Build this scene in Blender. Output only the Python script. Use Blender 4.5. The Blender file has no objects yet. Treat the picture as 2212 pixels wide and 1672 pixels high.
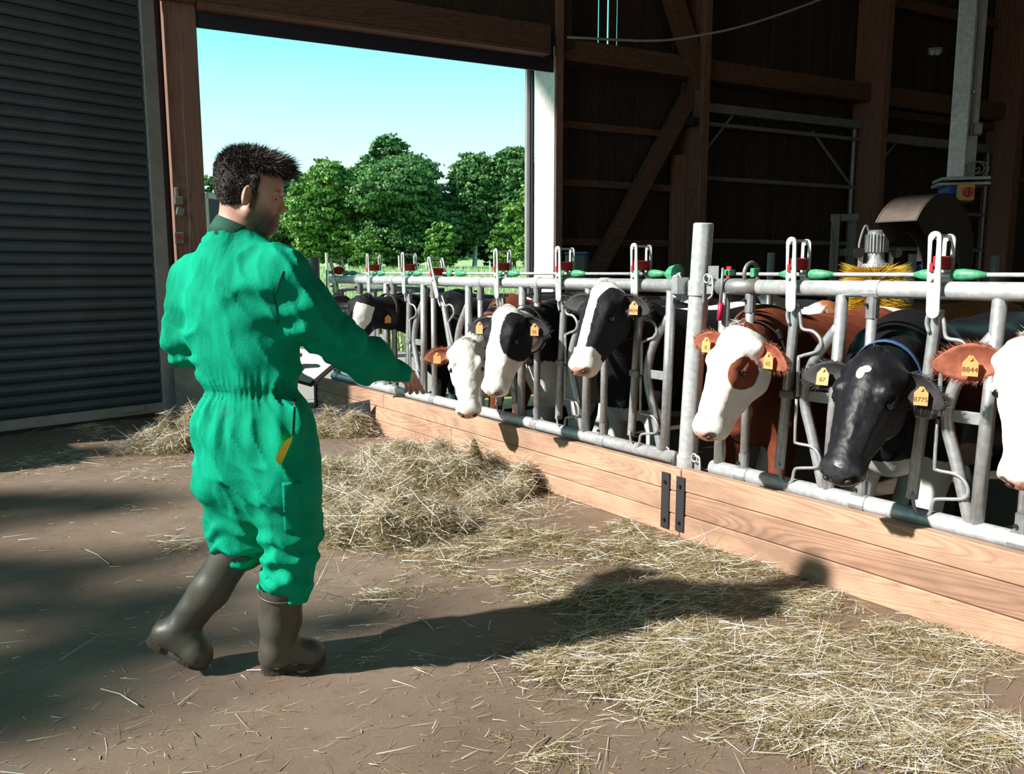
import bpy, bmesh, os, random
import numpy as np
import openvdb
from math import sin, cos, tan, atan, atan2, pi, radians, degrees, sqrt
from mathutils import Matrix, Vector
SC = bpy.context.scene
COL = SC.collection
random.seed(7)
RNG = np.random.default_rng(11)

# ------------------------------------------------------------------ camera, world, sun, exposure
# world axes: the feed fence runs along Y, the cows stand on its +X side, Z is up (metres)
FPX = 1765.0; CXP, CYP = 1106.0, 836.0
PITCH = atan((836.0 - 587.0) / FPX)
YAW = atan(1311.0 * cos(PITCH) / FPX)
CAMH = 1.42
FW = np.array([sin(YAW) * cos(PITCH), cos(YAW) * cos(PITCH), -sin(PITCH)])
RT = np.array([cos(YAW), -sin(YAW), 0.0]); UP = np.cross(RT, FW)
CAMP = np.array([0, 0, CAMH])
cam = bpy.data.cameras.new('camera'); camo = bpy.data.objects.new('camera', cam); COL.objects.link(camo)
cam.sensor_width = 36.0; cam.lens = FPX / 2212.0 * 36.0; cam.clip_end = 600
m = Matrix(((RT[0], UP[0], -FW[0], 0), (RT[1], UP[1], -FW[1], 0), (RT[2], UP[2], -FW[2], CAMH), (0, 0, 0, 1)))
camo.matrix_world = m
SC.camera = camo

world = bpy.data.worlds.new('sky'); SC.world = world; world.use_nodes = True
nt = world.node_tree; nt.nodes.clear()
wo = nt.nodes.new('ShaderNodeOutputWorld'); bg = nt.nodes.new('ShaderNodeBackground')
tc = nt.nodes.new('ShaderNodeTexCoord'); sx = nt.nodes.new('ShaderNodeSeparateXYZ'); cr = nt.nodes.new('ShaderNodeValToRGB')
nt.links.new(tc.outputs['Generated'], sx.inputs[0]); nt.links.new(sx.outputs['Z'], cr.inputs[0])
nt.links.new(cr.outputs[0], bg.inputs[0]); nt.links.new(bg.outputs[0], wo.inputs[0])
els = cr.color_ramp.elements
els[0].position = 0.0; els[0].color = (0.97, 1.0, 1.0, 1)
els[1].position = 1.0; els[1].color = (0.22, 0.38, 0.52, 1)
for p_, c_ in ((0.09, (0.75, 1.02, 1.0, 1)), (0.17, (0.52, 1.02, 1.0, 1)), (0.26, (0.24, 1.0, 1.0, 1)), (0.33, (0.14, 0.90, 0.97, 1)), (0.5, (0.22, 0.52, 0.66, 1))):
    e = els.new(p_); e.color = c_
bg.inputs[1].default_value = 1.3

SUN_H = radians(105); SUN_E = radians(36)
SUND = np.array([sin(SUN_H) * cos(SUN_E), cos(SUN_H) * cos(SUN_E), -sin(SUN_E)])
sl = bpy.data.lights.new('sun', 'SUN'); sl.energy = 8.6; sl.angle = radians(1.5); sl.color = (1.0, 0.95, 0.88)
so = bpy.data.objects.new('sun', sl); COL.objects.link(so)
so.rotation_euler = Vector(SUND).to_track_quat('-Z', 'Y').to_euler()
so.location = (-20, 10, 20)
SC.view_settings.view_transform = 'Standard'; SC.view_settings.look = 'None'
SC.view_settings.exposure = 0.0; SC.view_settings.gamma = 1.0
SC.view_settings.use_curve_mapping = False
SC.cycles.max_bounces = 8; SC.cycles.diffuse_bounces = 5; SC.cycles.caustics_reflective = False; SC.cycles.caustics_refractive = False
SC.cycles.use_denoising = True; SC.cycles.sample_clamp_indirect = 4.0

def ray(x, y): return FW + RT * (x - CXP) / FPX - UP * (y - CYP) / FPX
def g(x, y, z=0.0):
    d = ray(x, y); return CAMP + d * ((z - CAMH) / d[2])
def onx(x, y, X):
    d = ray(x, y); return CAMP + d * X / d[0]
HD = np.array([sin(YAW), cos(YAW), 0.0])                    # camera heading on the ground
def onh(x, y, R):                                            # point at horizontal forward distance R
    d = ray(x, y); return CAMP + d * (R / (d @ HD))
V = lambda *a: np.array(a, float)
def nrm(v): v = np.asarray(v, float); return v / np.linalg.norm(v)

# ------------------------------------------------------------------ mesh helpers
class MB:
    def __init__(s): s.v = []; s.f = []
    def add(s, v, f):
        n = len(s.v); s.v += [tuple(map(float, p)) for p in v]; s.f += [tuple(i + n for i in q) for q in f]; return s
    def box(s, c, d, R=None):
        c = np.array(c, float); d = np.array(d, float) / 2; R = np.eye(3) if R is None else R
        vs = [c + R @ (d * V(a, b, e)) for a in (-1, 1) for b in (-1, 1) for e in (-1, 1)]
        return s.add(vs, [(0, 1, 3, 2), (4, 6, 7, 5), (0, 4, 5, 1), (2, 3, 7, 6), (0, 2, 6, 4), (1, 5, 7, 3)])
    def rbox(s, c, d, R=None, ch=0.006):                     # chamfered box
        c = np.array(c, float); h = np.array(d, float) / 2; R = np.eye(3) if R is None else R
        ch = min(ch, *(h * 0.45)); vs = []; idx = {}
        for a in (-1, 1):
            for b in (-1, 1):
                for e in (-1, 1):
                    sg = V(a, b, e)
                    for k in range(3):
                        q = sg * (h - ch); q[k] = sg[k] * h[k]
                        idx[(a, b, e, k)] = len(vs); vs.append(c + R @ q)
        fs = []
        for k in range(3):
            i, j = (k + 1) % 3, (k + 2) % 3
            for sg in (-1, 1):
                q = []
                for (p, r) in ((-1, -1), (1, -1), (1, 1), (-1, 1)):
                    t = [0, 0, 0]; t[k] = sg; t[i] = p; t[j] = r; q.append(idx[(*t, k)])
                fs.append(tuple(q if sg > 0 else q[::-1]))
            for p in (-1, 1):
                for r in (-1, 1):                            # edges along k
                    t0 = [0, 0, 0]; t0[i] = p; t0[j] = r; t0[k] = -1; t1 = list(t0); t1[k] = 1
                    q = [idx[(*t0, i)], idx[(*t1, i)], idx[(*t1, j)], idx[(*t0, j)]]
                    fs.append(tuple(q if p * r < 0 else q[::-1]))
        for a in (-1, 1):
            for b in (-1, 1):
                for e in (-1, 1):
                    q = [idx[(a, b, e, k)] for k in range(3)]
                    fs.append(tuple(q if a * b * e > 0 else q[::-1]))
        return s.add(vs, fs)
    def tube(s, pts, r, seg=10, caps=True, closed=False):
        pts = [np.array(p, float) for p in pts]; n = len(pts)
        rs = [r] * n if np.isscalar(r) else list(r)
        T = []
        for i in range(n):
            a = pts[i - 1] if (i > 0 or closed) else pts[i]; b = pts[(i + 1) % n] if (i < n - 1 or closed) else pts[i]
            T.append(nrm(b - a))
        u = nrm(np.cross(T[0], V(0, 0, 1) if abs(T[0][2]) < .9 else V(1, 0, 0))); vs = []
        for i in range(n):
            u = nrm(u - T[i] * (u @ T[i])); w = np.cross(T[i], u)
            for k in range(seg):
                a = 2 * pi * k / seg; vs.append(pts[i] + rs[i] * (cos(a) * u + sin(a) * w))
        fs = []
        for i in range(n if closed else n - 1):
            j = (i + 1) % n
            for k in range(seg):
                l = (k + 1) % seg; fs.append((i * seg + k, i * seg + l, j * seg + l, j * seg + k))
        if caps and not closed:
            fs.append(tuple(range(seg))[::-1]); fs.append(tuple((n - 1) * seg + k for k in range(seg)))
        return s.add(vs, fs)
    def slab(s, poly, t):                                    # planar polygon (3D points) thickened by vector t
        poly = [np.array(p, float) for p in poly]; t = np.array(t, float); n = len(poly)
        vs = poly + [p + t for p in poly]
        fs = [tuple(range(n))[::-1], tuple(range(n, 2 * n))] + [(i, (i + 1) % n, (i + 1) % n + n, i + n) for i in range(n)]
        return s.add(vs, fs)
    def mesh(s, name, smooth=False):
        me = bpy.data.meshes.new(name); me.from_pydata(s.v, [], s.f); me.validate()
        bm = bmesh.new(); bm.from_mesh(me); bmesh.ops.recalc_face_normals(bm, faces=bm.faces); bm.to_mesh(me); bm.free()
        if smooth: me.shade_smooth(); 
        return me

def curve(pts, n=6):                                         # Catmull-Rom through the points
    P = [np.array(p, float) for p in pts]; P = [2 * P[0] - P[1]] + P + [2 * P[-1] - P[-2]]; out = []
    for i in range(1, len(P) - 2):
        for k in range(n):
            t = k / n
            out.append(.5 * (2 * P[i] + (P[i + 1] - P[i - 1]) * t + (2 * P[i - 1] - 5 * P[i] + 4 * P[i + 1] - P[i + 2]) * t * t + (3 * P[i] - P[i - 1] - 3 * P[i + 1] + P[i + 2]) * t ** 3))
    out.append(P[-2]); return out

def tag(o, label=None, cat=None, group=None, kind=None):
    if label: o['label'] = label
    if cat: o['category'] = cat
    if group: o['group'] = group
    if kind: o['kind'] = kind
    return o
def empty(name, loc=(0, 0, 0), label=None, cat=None, group=None, kind=None):
    o = bpy.data.objects.new(name, None); COL.objects.link(o); o.location = [float(a) for a in loc]; o.empty_display_size = .05
    return tag(o, label, cat, group, kind)
def root_loc(o):
    a = V(0, 0, 0)
    while o is not None:
        a = a + V(*o.location); o = o.parent
    return a
def put(o, parent):
    if parent is not None:
        o.parent = parent
        o.matrix_parent_inverse = Matrix.Translation(Vector(abs_loc(parent))).inverted()
ABS = {}
def abs_loc(o): return ABS.get(o.name, tuple(o.location))
def obj(name, mb, mat, parent=None, smooth=False, **kw):
    me = mb.mesh(name, smooth) if isinstance(mb, MB) else mb
    if not me.materials: me.materials.append(mat)
    o = bpy.data.objects.new(name, me); COL.objects.link(o)
    put(o, parent); ABS[o.name] = (0.0, 0.0, 0.0)
    return tag(o, **kw)
def smooth_auto(o, ang=35):
    me = o.data; me.shade_smooth()
    try: me.set_sharp_from_angle(angle=radians(ang))
    except Exception: pass
    return o
def inst(name, me, parent, loc, rot=None):                   # copy sharing mesh data
    o = bpy.data.objects.new(name, me); COL.objects.link(o); put(o, parent)
    o.location = [float(a) for a in loc]
    if rot is not None: o.rotation_euler = rot
    ABS[o.name] = tuple(o.location)
    return o

# ------------------------------------------------------------------ materials
def newmat(name):
    mt = bpy.data.materials.new(name); mt.use_nodes = True; t = mt.node_tree
    b = t.nodes['Principled BSDF']; return mt, t, b
def N(t, kind, **kw):
    n = t.nodes.new(kind)
    for k, v in kw.items(): setattr(n, k, v)
    return n
def noise(t, scale=5, detail=3, rough=.55, vec=None, dist=0):
    n = N(t, 'ShaderNodeTexNoise'); n.inputs['Scale'].default_value = scale; n.inputs['Detail'].default_value = detail
    n.inputs['Roughness'].default_value = rough; n.inputs['Distortion'].default_value = dist
    if vec is not None: t.links.new(vec, n.inputs['Vector'])
    return n.outputs['Fac']
def ramp(t, fac, stops):
    r = N(t, 'ShaderNodeValToRGB'); e = r.color_ramp.elements
    e[0].position, e[0].color = stops[0][0], (*stops[0][1], 1); e[1].position, e[1].color = stops[-1][0], (*stops[-1][1], 1)
    for p, c in stops[1:-1]: k = e.new(p); k.color = (*c, 1)
    t.links.new(fac, r.inputs[0]); return r.outputs[0]
def coords(t, scale=(1, 1, 1), out='Object', rot=(0, 0, 0)):
    c = N(t, 'ShaderNodeTexCoord'); mp = N(t, 'ShaderNodeMapping'); mp.inputs['Scale'].default_value = scale; mp.inputs['Rotation'].default_value = rot
    t.links.new(c.outputs[out], mp.inputs[0]); return mp.outputs[0]
def mth(t, op, a, b=None, c=None):
    n = N(t, 'ShaderNodeMath', operation=op)
    for i, x in enumerate((a, b, c)):
        if x is None: continue
        if isinstance(x, (int, float)): n.inputs[i].default_value = x
        else: t.links.new(x, n.inputs[i])
    return n.outputs[0]
def mixc(t, fac, a, b):
    n = N(t, 'ShaderNodeMix', data_type='RGBA')
    for s, x in ((n.inputs[0], fac), (n.inputs[6], a), (n.inputs[7], b)):
        if isinstance(x, (int, float)): s.default_value = x
        elif isinstance(x, tuple): s.default_value = (*x[:3], 1)
        else: t.links.new(x, s)
    return n.outputs[2]
def bump(t, b, h, strength=.3, dist=.01):
    n = N(t, 'ShaderNodeBump'); n.inputs['Strength'].default_value = strength; n.inputs['Distance'].default_value = dist
    t.links.new(h, n.inputs['Height']); t.links.new(n.outputs[0], b.inputs['Normal'])
def simple(name, col, rough=.6, metal=0.0, var=0.0, scale=8, bmp=0.0, spec=None):
    mt, t, b = newmat(name); b.inputs['Roughness'].default_value = rough; b.inputs['Metallic'].default_value = metal
    if spec is not None: b.inputs['Specular IOR Level'].default_value = spec
    if var or bmp:
        v = coords(t); f = noise(t, scale, 4, .6, v)
        lo = tuple(max(0, c * (1 - var)) for c in col); hi = tuple(min(1, c * (1 + var)) for c in col)
        t.links.new(ramp(t, f, ((.3, lo), (.7, hi))), b.inputs['Base Color'])
        if bmp: bump(t, b, noise(t, scale * 4, 3, .6, v), bmp)
    else: b.inputs['Base Color'].default_value = (*col, 1)
    return mt
def rnd_island(t):
    n = N(t, 'ShaderNodeObjectInfo'); return n.outputs['Random']

def galv(name, base=.46, rough=.42, metal=.55, dirt=.35):
    mt, t, b = newmat(name); v = coords(t)
    f = noise(t, 35, 2, .5, v); d = noise(t, 4, 5, .7, v)
    c = ramp(t, f, ((.35, (base * .82, base * .88, base * .92)), (.65, (base * 1.1, base * 1.12, base * 1.13))))
    c = mixc(t, mth(t, 'MULTIPLY', ramp(t, d, ((.48, (0, 0, 0)), (.72, (1, 1, 1)))), dirt), c, (.23, .17, .12))
    t.links.new(c, b.inputs['Base Color']); b.inputs['Metallic'].default_value = metal; b.inputs['Roughness'].default_value = rough
    bump(t, b, noise(t, 60, 2, .5, v), .08, .003)
    return mt
def wood(name, lo, hi, axis='Z', lines=18, rough=.75, across=7.0, along=.55, contrast=1.0, world=False):
    mt, t, b = newmat(name)
    sc = {'Z': (across, across, along), 'Y': (across, along, across), 'X': (along, across, across)}[axis]
    v0 = coords(t, sc); info = N(t, 'ShaderNodeObjectInfo')
    add = N(t, 'ShaderNodeVectorMath', operation='ADD'); cmb = N(t, 'ShaderNodeCombineXYZ')
    rr = mth(t, 'MULTIPLY', info.outputs['Random'], 37.0)
    for i in range(3): t.links.new(rr, cmb.inputs[i])
    t.links.new(v0, add.inputs[0]); t.links.new(cmb.outputs[0], add.inputs[1]); v = add.outputs[0]
    f = noise(t, 1.0, 1.5, .4, v, .35)
    gr = mth(t, 'FRACT', mth(t, 'MULTIPLY', f, lines))
    tri = mth(t, 'SUBTRACT', 1.0, mth(t, 'ABSOLUTE', mth(t, 'MULTIPLY_ADD', gr, 2.0, -1.0)))
    fine = noise(t, 9.0, 3, .7, v); big = noise(t, .6, 2, .5, v)
    lin = mth(t, 'MULTIPLY', mth(t, 'POWER', tri, 1.6), contrast)
    fac = mth(t, 'MULTIPLY_ADD', lin, -.55, mth(t, 'MULTIPLY_ADD', fine, .5, .5))
    fac = mth(t, 'MULTIPLY_ADD', mth(t, 'SUBTRACT', info.outputs['Random'], .5), .35, fac)
    fac = mth(t, 'MULTIPLY_ADD', mth(t, 'SUBTRACT', big, .5), .6, fac)
    t.links.new(ramp(t, fac, ((.05, lo), (.8, hi))), b.inputs['Base Color'])
    b.inputs['Roughness'].default_value = rough; bump(t, b, mth(t, 'ADD', fine, tri), .15, .003)
    return mt
# ------------------------------------------------------------------ materials of the setting
def concrete_floor(name):
    mt, t, b = newmat(name); v = coords(t)
    f = noise(t, .9, 6, .65, v); f2 = noise(t, 7, 6, .7, v); f3 = noise(t, 90, 2, .5, v)
    c = ramp(t, f, ((.3, (.15, .105, .075)), (.55, (.21, .155, .115)), (.75, (.27, .21, .16))))
    c = mixc(t, ramp(t, f2, ((.5, (0, 0, 0)), (.75, (.55, .55, .55)))), c, (.12, .085, .062))
    c = mixc(t, ramp(t, f3, ((.62, (0, 0, 0)), (.75, (.5, .5, .5)))), c, (.34, .29, .23))
    t.links.new(c, b.inputs['Base Color']); b.inputs['Roughness'].default_value = .62
    b.inputs['Specular IOR Level'].default_value = .35
    bump(t, b, mth(t, 'ADD', f2, mth(t, 'MULTIPLY', f3, .3)), .25, .01); return mt
M_FLOOR = concrete_floor('trodden_concrete')
M_YARD = simple('dark_dung_floor', (.045, .034, .024), .7, var=.5, scale=3, bmp=.5)
M_PLANK = wood('barn_board_wood', (.020, .010, .008), (.050, .026, .019), 'Z', 9, across=9, along=.7)
M_TIMBER = wood('glulam_timber', (.15, .07, .05), (.26, .135, .10), 'Z', 14, across=6, along=.5)
M_TIMBERX = wood('rail_timber', (.085, .038, .028), (.15, .072, .052), 'X', 10, across=6, along=.5)
M_GALV = galv('galvanised_steel'); M_GALVL = galv('bright_galvanised_steel', .62, .4, .35, .22)
M_DULL = galv('dull_galvanised_steel', .3, .5, .5, .5)
M_SLAT = simple('blue_grey_slat_metal', (.062, .080, .098), .5, .3, var=.2, scale=3)
M_ALU = simple('aluminium_frame', (.30, .29, .29), .5, .3, var=.15, scale=6)
M_DARK = simple('dark_navy_cladding', (.016, .016, .034), .55)
M_BLACK = simple('black_plastic', (.012, .012, .013), .5)
M_GREYP = simple('grey_plastic', (.22, .22, .21), .55, var=.1)
M_RED = simple('red_plastic', (.45, .02, .03), .45)
M_GREENP = simple('green_plastic', (.07, .34, .17), .45, var=.35, scale=60)
M_BLUE = simple('blue_paint', (.02, .10, .34), .45, var=.2, scale=20)
M_CONC = simple('grey_concrete', (.26, .24, .22), .85, var=.3, scale=6, bmp=.4)
M_BOUNCE = simple('pale_bounce_boards', (.50, .36, .25), .8)  # pale so the unseen roof and walls bounce warm light inside

WA = g(415, 887)[:2]; PHI = YAW + atan((4600 - 1106) * cos(PITCH) / FPX)
WD = V(sin(PHI), cos(PHI), 0); WO = V(-WD[1], WD[0], 0)      # along the door wall; outward
WR = np.array([WD, WO, V(0, 0, 1)]).T
def wp(s, o=0.0, z=0.0): return V(WA[0], WA[1], 0) + WD * s + WO * o + V(0, 0, z)
def onwall(x, y, o=0.0):
    d = ray(x, y); p0 = wp(0, o); tt = ((p0 - CAMP) @ WO) / (d @ WO); q = CAMP + d * tt
    return (q - wp(0)) @ WD, q[2]
def wbox(mb, s0, s1, o0, o1, z0, z1, ch=.004): return mb.rbox(wp((s0 + s1) / 2, (o0 + o1) / 2, (z0 + z1) / 2), (s1 - s0, o1 - o0, z1 - z0), WR, ch)

# floor, yard, ground
def sheet(name, pts, mat, kind='structure', **kw):
    mb = MB().add(pts, [tuple(range(len(pts)))]); return obj(name, mb, mat, kind=kind, **kw)
fl = MB().slab([(-2.6, -7, 0), (3.32, -7, 0), (3.32, 8.75, 0), (2.2, 8.95, 0), (-.8, 8.35, 0), (-.8, 9.25, 0), (-2.6, 9.25, 0)], (0, 0, -.3)); obj('floor', fl, M_FLOOR, kind='structure')
yd = MB().slab([(3.32, -7, -.15), (23, -7, -.15), (23, 5.26, -.15), (3.32, 8.50, -.15)], (0, 0, -.3)); obj('yard_floor', yd, M_YARD, kind='structure')

def grass_mat():
    mt, t, b = newmat('meadow_grass'); v = coords(t)
    f = noise(t, .12, 4, .6, v); f2 = noise(t, 3, 5, .7, v)
    c = ramp(t, f, ((.3, (.17, .30, .07)), (.7, (.30, .42, .15)))); c = mixc(t, mth(t, 'MULTIPLY', f2, .5), c, (.42, .50, .26))
    t.links.new(c, b.inputs['Base Color']); b.inputs['Roughness'].default_value = .9; return mt
M_GRASS = grass_mat()
def ground_z(x, y):
    d = sqrt(max(0, (x * .592 + y * .806)) ** 2); return -.12 + max(0, d - 16) * .0235
gx = np.linspace(-130, 190, 50); gy = np.concatenate([np.linspace(7.4, 30, 14), np.linspace(36, 230, 26)])
mb = MB(); vs = [(x, y, ground_z(x, y) + (0 if y < 30 else .25 * sin(x * .11) * sin(y * .07))) for y in gy for x in gx]
fs = [(j * 50 + i, j * 50 + i + 1, (j + 1) * 50 + i + 1, (j + 1) * 50 + i) for j in range(len(gy) - 1) for i in range(49)]
mb.add(vs, fs); o = obj('meadow_ground', mb, M_GRASS, kind='structure'); o.data.shade_smooth()
M_GRAVEL = simple('pale_gravel', (.33, .30, .26), .95, var=.35, scale=25, bmp=.6)
ap = MB(); ap.slab([wp(-1, .1, -.03), wp(4.4, .1, -.03), wp(4.4, .6, -.03), wp(10, .6, -.05), wp(11, 5.5, -.05), wp(-1, 6, -.05)], (0, 0, -.1)); obj('gravel_apron', ap, M_GRAVEL, kind='structure')

# roof and unseen walls
rf = MB().slab([(-3, -7.3, 9.9), (22.7, -7.3, 9.9), (22.7, 11.6, 9.9), (.4, 11.6, 9.9), (-3, 10.03, 9.9)], (0, 0, .3)); obj('ceiling', rf, M_BOUNCE, kind='structure')  # unseen roof, corner cut to slant the sunlit edge on the jamb
wl = MB()
wl.box((-2.6, -3.05, 4.95), (.2, 8.1, 9.9))                    # solid part beside the viewer
obj('wall_left', wl, M_BOUNCE, kind='structure')
obj('sun_limit_header', MB().box((-2.6, 5.1, 8.85), (.2, 8.2, 2.1)), M_BOUNCE, kind='structure')  # unseen header added to cap how high the sunlight reaches
obj('shade_block', MB().box((-1.0, 7.6, .6), (.8, .9, 1.2)), M_CONC, kind='structure')  # unseen block added to shade the floor near the shutter
wb = MB(); wb.box((18, -7.1, 4.95), (9, .2, 9.9)); wb.box((5.5, -7.1, 6.8), (16, .2, 6.2)); wb.box((9, -7.1, 1.85), (9, .2, 3.7)); obj('wall_back', wb, M_BOUNCE, kind='structure')  # unseen wall, gap left open to let fill light in
obj('wall_right', MB().box((22.6, -.8, 4.8), (.2, 12.6, 10.2)), M_BOUNCE, kind='structure')
M_BOUNCEG = simple('pale_bounce_ground', (.58, .47, .35), .95, var=.25, scale=2)  # unseen ground, added pale to bounce warm light into the barn
fy = MB().slab([(-60, -60, -.05), (-2.6, -60, -.05), (-2.6, 9.4, -.05), (-60, 20, -.05)], (0, 0, -.2)); obj('pale_bounce_ground', fy, M_BOUNCEG, kind='structure')
fy = MB().slab([(-2.6, -60, -.05), (25, -60, -.05), (25, -7, -.05), (-2.6, -7, -.05)], (0, 0, -.2)); obj('pale_bounce_ground', fy, M_BOUNCEG, kind='structure')

# ------------------------------------------------------------------ door wall: boards, columns, girts
wall = empty('wall_front', wp(0), kind='structure')
def board_mesh(name, wdt, h, th=.022):
    return MB().rbox((0, 0, 0), (wdt, th, h), None, .004).mesh(name)
BW = .150
lo_me = board_mesh('plank', BW - .003, 4.45); lo_me.materials.append(M_PLANK)
up_me = board_mesh('plank', BW, 5.9); up_me.materials.append(M_PLANK)
upg_me = board_mesh('plank', BW - .009, 5.9); upg_me.materials.append(M_PLANK)
ups_me = board_mesh('plank', BW - .029, 5.9); ups_me.materials.append(M_PLANK)
rz = atan2(WD[1], WD[0]); k = 0; s = 4.46
while s < 17.6:
    dz = random.uniform(-.01, .01)
    inst('plank', lo_me, wall, wp(s + BW / 2, .47 + random.uniform(-.006, .006), 1.88 + dz), (0, 0, rz))
    inst('plank', ups_me if k in (1, 5, 6) else upg_me if random.random() < .16 else up_me, wall, wp(s + BW / 2, .50 + random.uniform(-.006, .006), 7.06), (0, 0, rz))
    s += BW; k += 1
s = -.1
while s < 4.4:                                               # boards above the doorway
    inst('plank', up_me, wall, wp(s + BW / 2, .05, 7.06), (0, 0, rz)); s += BW
trim = lambda nm, mb, mat=M_TIMBER: obj(nm, mb, mat, wall)
SL, ZL = onwall(1143, 151, .47); 
trim('lintel_cladding', wbox(MB(), .235, 4.29, .035, .06, onwall(423, 59, .04)[1], 4.35), M_DARK)
obj('lintel_beam', wbox(MB(), -.6, 4.14, -.16, .02, 4.0, 4.28), M_TIMBERX, wall)
obj('lintel_batten', wbox(MB(), .24, 4.14, -.16, .03, 3.955, 3.998), M_TIMBERX, wall)
for nm, a, b_, o0, o1 in (('column', -.07, .235, 0, .28), ('column', 4.305, 4.415, 0, .52), ('column', 6.555, 6.685, 0, .5),
                          ('column', 9.90, 10.05, -.1, .45), ('column', 13.2, 13.4, -.1, .45)):
    obj('column', wbox(MB(), a, b_, o0, o1, -.15, 9.8, .008), M_TIMBER, wall)
M_JAMB = simple('weathered_white_board', (.62, .60, .60), .8, var=.15, scale=12)
obj('jamb_board', wbox(MB(), 4.290, 4.305, .01, .51, -.1, 3.99), M_JAMB, wall)
# packing boards beside the second column
obj('packing_board', wbox(MB(), 6.36, 6.55, .28, .40, 1.0, 3.0), M_TIMBER, wall)
for z_, s0, s1, hh, o0 in ((4.12, 4.415, 6.555, .26, .12), (4.12, 6.685, 9.9, .26, .12), (4.12, 10.05, 13.2, .26, .12), (4.12, 13.4, 17, .26, .12),
                       (3.28, 4.415, 6.36, .09, .36), (2.56, 4.415, 6.36, .09, .36), (1.81, 4.415, 6.36, .09, .36),
                       (5.6, 6.685, 17, .16, .36), (3.9, 10.05, 13.2, .12, .3), (3.1, 13.4, 17, .1, .36), (.9, 4.415, 17, .1, .36)):
    obj('girt', wbox(MB(), s0, s1, o0, .455, z_ - hh / 2, z_ + hh / 2), M_TIMBERX, wall)
def wbeam(p, q, wd_, dp, o_, mat=M_TIMBER):                  # raking timber in the plane of the wall
    a = wp(p[0], o_, p[1]); b_ = wp(q[0], o_, q[1]); d = nrm(b_ - a); y = WO; R = np.array([d, y, np.cross(d, y)]).T
    return MB().rbox((a + b_) / 2, (np.linalg.norm(b_ - a), dp, wd_), R, .006)
obj('brace', wbeam(onwall(1512, 170, .2), onwall(1262, 640, .2), .2, .16, .24), M_TIMBERX, wall)
obj('brace', wbeam(onwall(1440, -60, .1), onwall(1518, 185, .1), .24, .16, .14), M_TIMBERX, wall)
obj('bracing_block', wbox(MB(), 6.42, 6.55, .05, .3, *sorted((onwall(1500, 268)[1], onwall(1500, 250)[1]))), M_DARK, wall)

# sliding wooden door on a steel frame between columns two and three
sd = empty('door_2', wp(8.3, .3), kind='structure')
def wtube(p, q, r, o_=.30): return MB().tube([wp(p[0], o_, p[1]), wp(q[0], o_, q[1])], r, 8)
zt = 3.42
obj('door_rail', wbox(MB(), 6.7, 9.88, .24, .36, 3.60, 3.72), M_DULL, sd)
obj('door_rail', wbox(MB(), 6.7, 9.88, .25, .32, 3.42, 3.47), M_DULL, sd)
for z_ in (2.72, 1.86, .8): obj('frame_tube', wtube((6.72, z_), (9.86, z_), .03), M_DULL, sd)
for s_ in (6.75, 9.8): obj('frame_tube', wtube((s_, .1), (s_, 3.6), .03), M_DULL, sd)
obj('diagonal_tube', wtube((6.75, 2.95), (7.35, 3.6), .022), M_DULL, sd); obj('diagonal_tube', wtube((9.78, 2.75), (8.9, 3.5), .022), M_DULL, sd)
sd3 = empty('door_3', wp(11.6, .3), kind='structure')
obj('door_rail', wbox(MB(), 10.07, 13.18, .24, .36, 3.45, 3.58), M_DULL, sd3)
for z_ in (2.4, 1.8): obj('frame_tube', wtube((10.1, z_), (13.15, z_), .03), M_DULL, sd3)
obj('diagonal_tube', wtube((10.1, 2.9), (10.75, 3.45), .022), M_DULL, sd3)
obj('frame_tube', wtube((10.12, .1), (10.12, 3.5), .03), M_DULL, sd3); obj('frame_tube', wtube((13.1, .1), (13.1, 3.5), .03), M_DULL, sd3)

# roller guide at the right jamb
t_ = tag(obj('guide_rail', wbox(MB(), 4.205, 4.255, .56, .62, 0, 4.2), M_ALU), 'pale steel guide rail at the right jamb of the open doorway', 'door track')
obj('guide_channel', wbox(MB(), 4.262, 4.30, .53, .6, 0, 4.2), M_DARK, t_)
t_ = tag(obj('cable_guide', wbox(MB(), .262, .285, .46, .5, 0, 3.95), M_BLUE), 'thin dark blue guide strip at the left jamb of the doorway', 'door track')

# ------------------------------------------------------------------ rolled steel shutter
B0 = g(376, 893); B1 = g(0, 941); SD = nrm(B1 - B0); SO = V(SD[1], -SD[0], 0)
if SO[1] < 0: SO = -SO
SR = np.array([-SD, SO, V(0, 0, 1)]).T
def sp(s, o=0, z=0): return B0 + SD * s + SO * o + V(0, 0, z)
shut = empty('door_1', sp(2.4), kind='structure')
PIT = .104; L_ = 2.75
prof = [(-.002, 0), (-.016, .016), (-.024, .04), (-.024, .066), (-.016, .088), (.0, .099), (.012, .099), (.012, 0)]
mb = MB(); n_ = len(prof)
for e in (0, L_):
    mb.v += [tuple(SR @ V(-e, a, b_)) for a, b_ in prof]
mb.f = [(i, (i + 1) % n_, (i + 1) % n_ + n_, i + n_) for i in range(n_)] + [tuple(range(n_)), tuple(range(n_, 2 * n_))[::-1]]
sm = mb.mesh('slat'); sm.materials.append(M_SLAT)
for i in range(47): inst('slat', sm, shut, sp(.13, 0, .135 + i * PIT))
obj('backing_panel', MB().box(sp(1.43, .03, 4.9), (2.86, .02, 9.8), SR), M_DARK, shut)
obj('stile', MB().rbox(sp(.055, -.02, 2.5), (.135, .07, 5.0), SR, .006), M_ALU, shut)
bb = obj('bottom_bar', MB().rbox(sp(1.43, -.015, .085), (2.78, .06, .095), SR, .006), M_ALU, shut)
obj('rubber_seal', MB().box(sp(1.43, -.0, .02), (2.78, .05, .04), SR), M_BLACK, shut)
hb = MB().rbox(sp(.42, -.05, .10), (.22, .04, .05), SR, .005); obj('latch', hb, M_ALU, bb)
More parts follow.
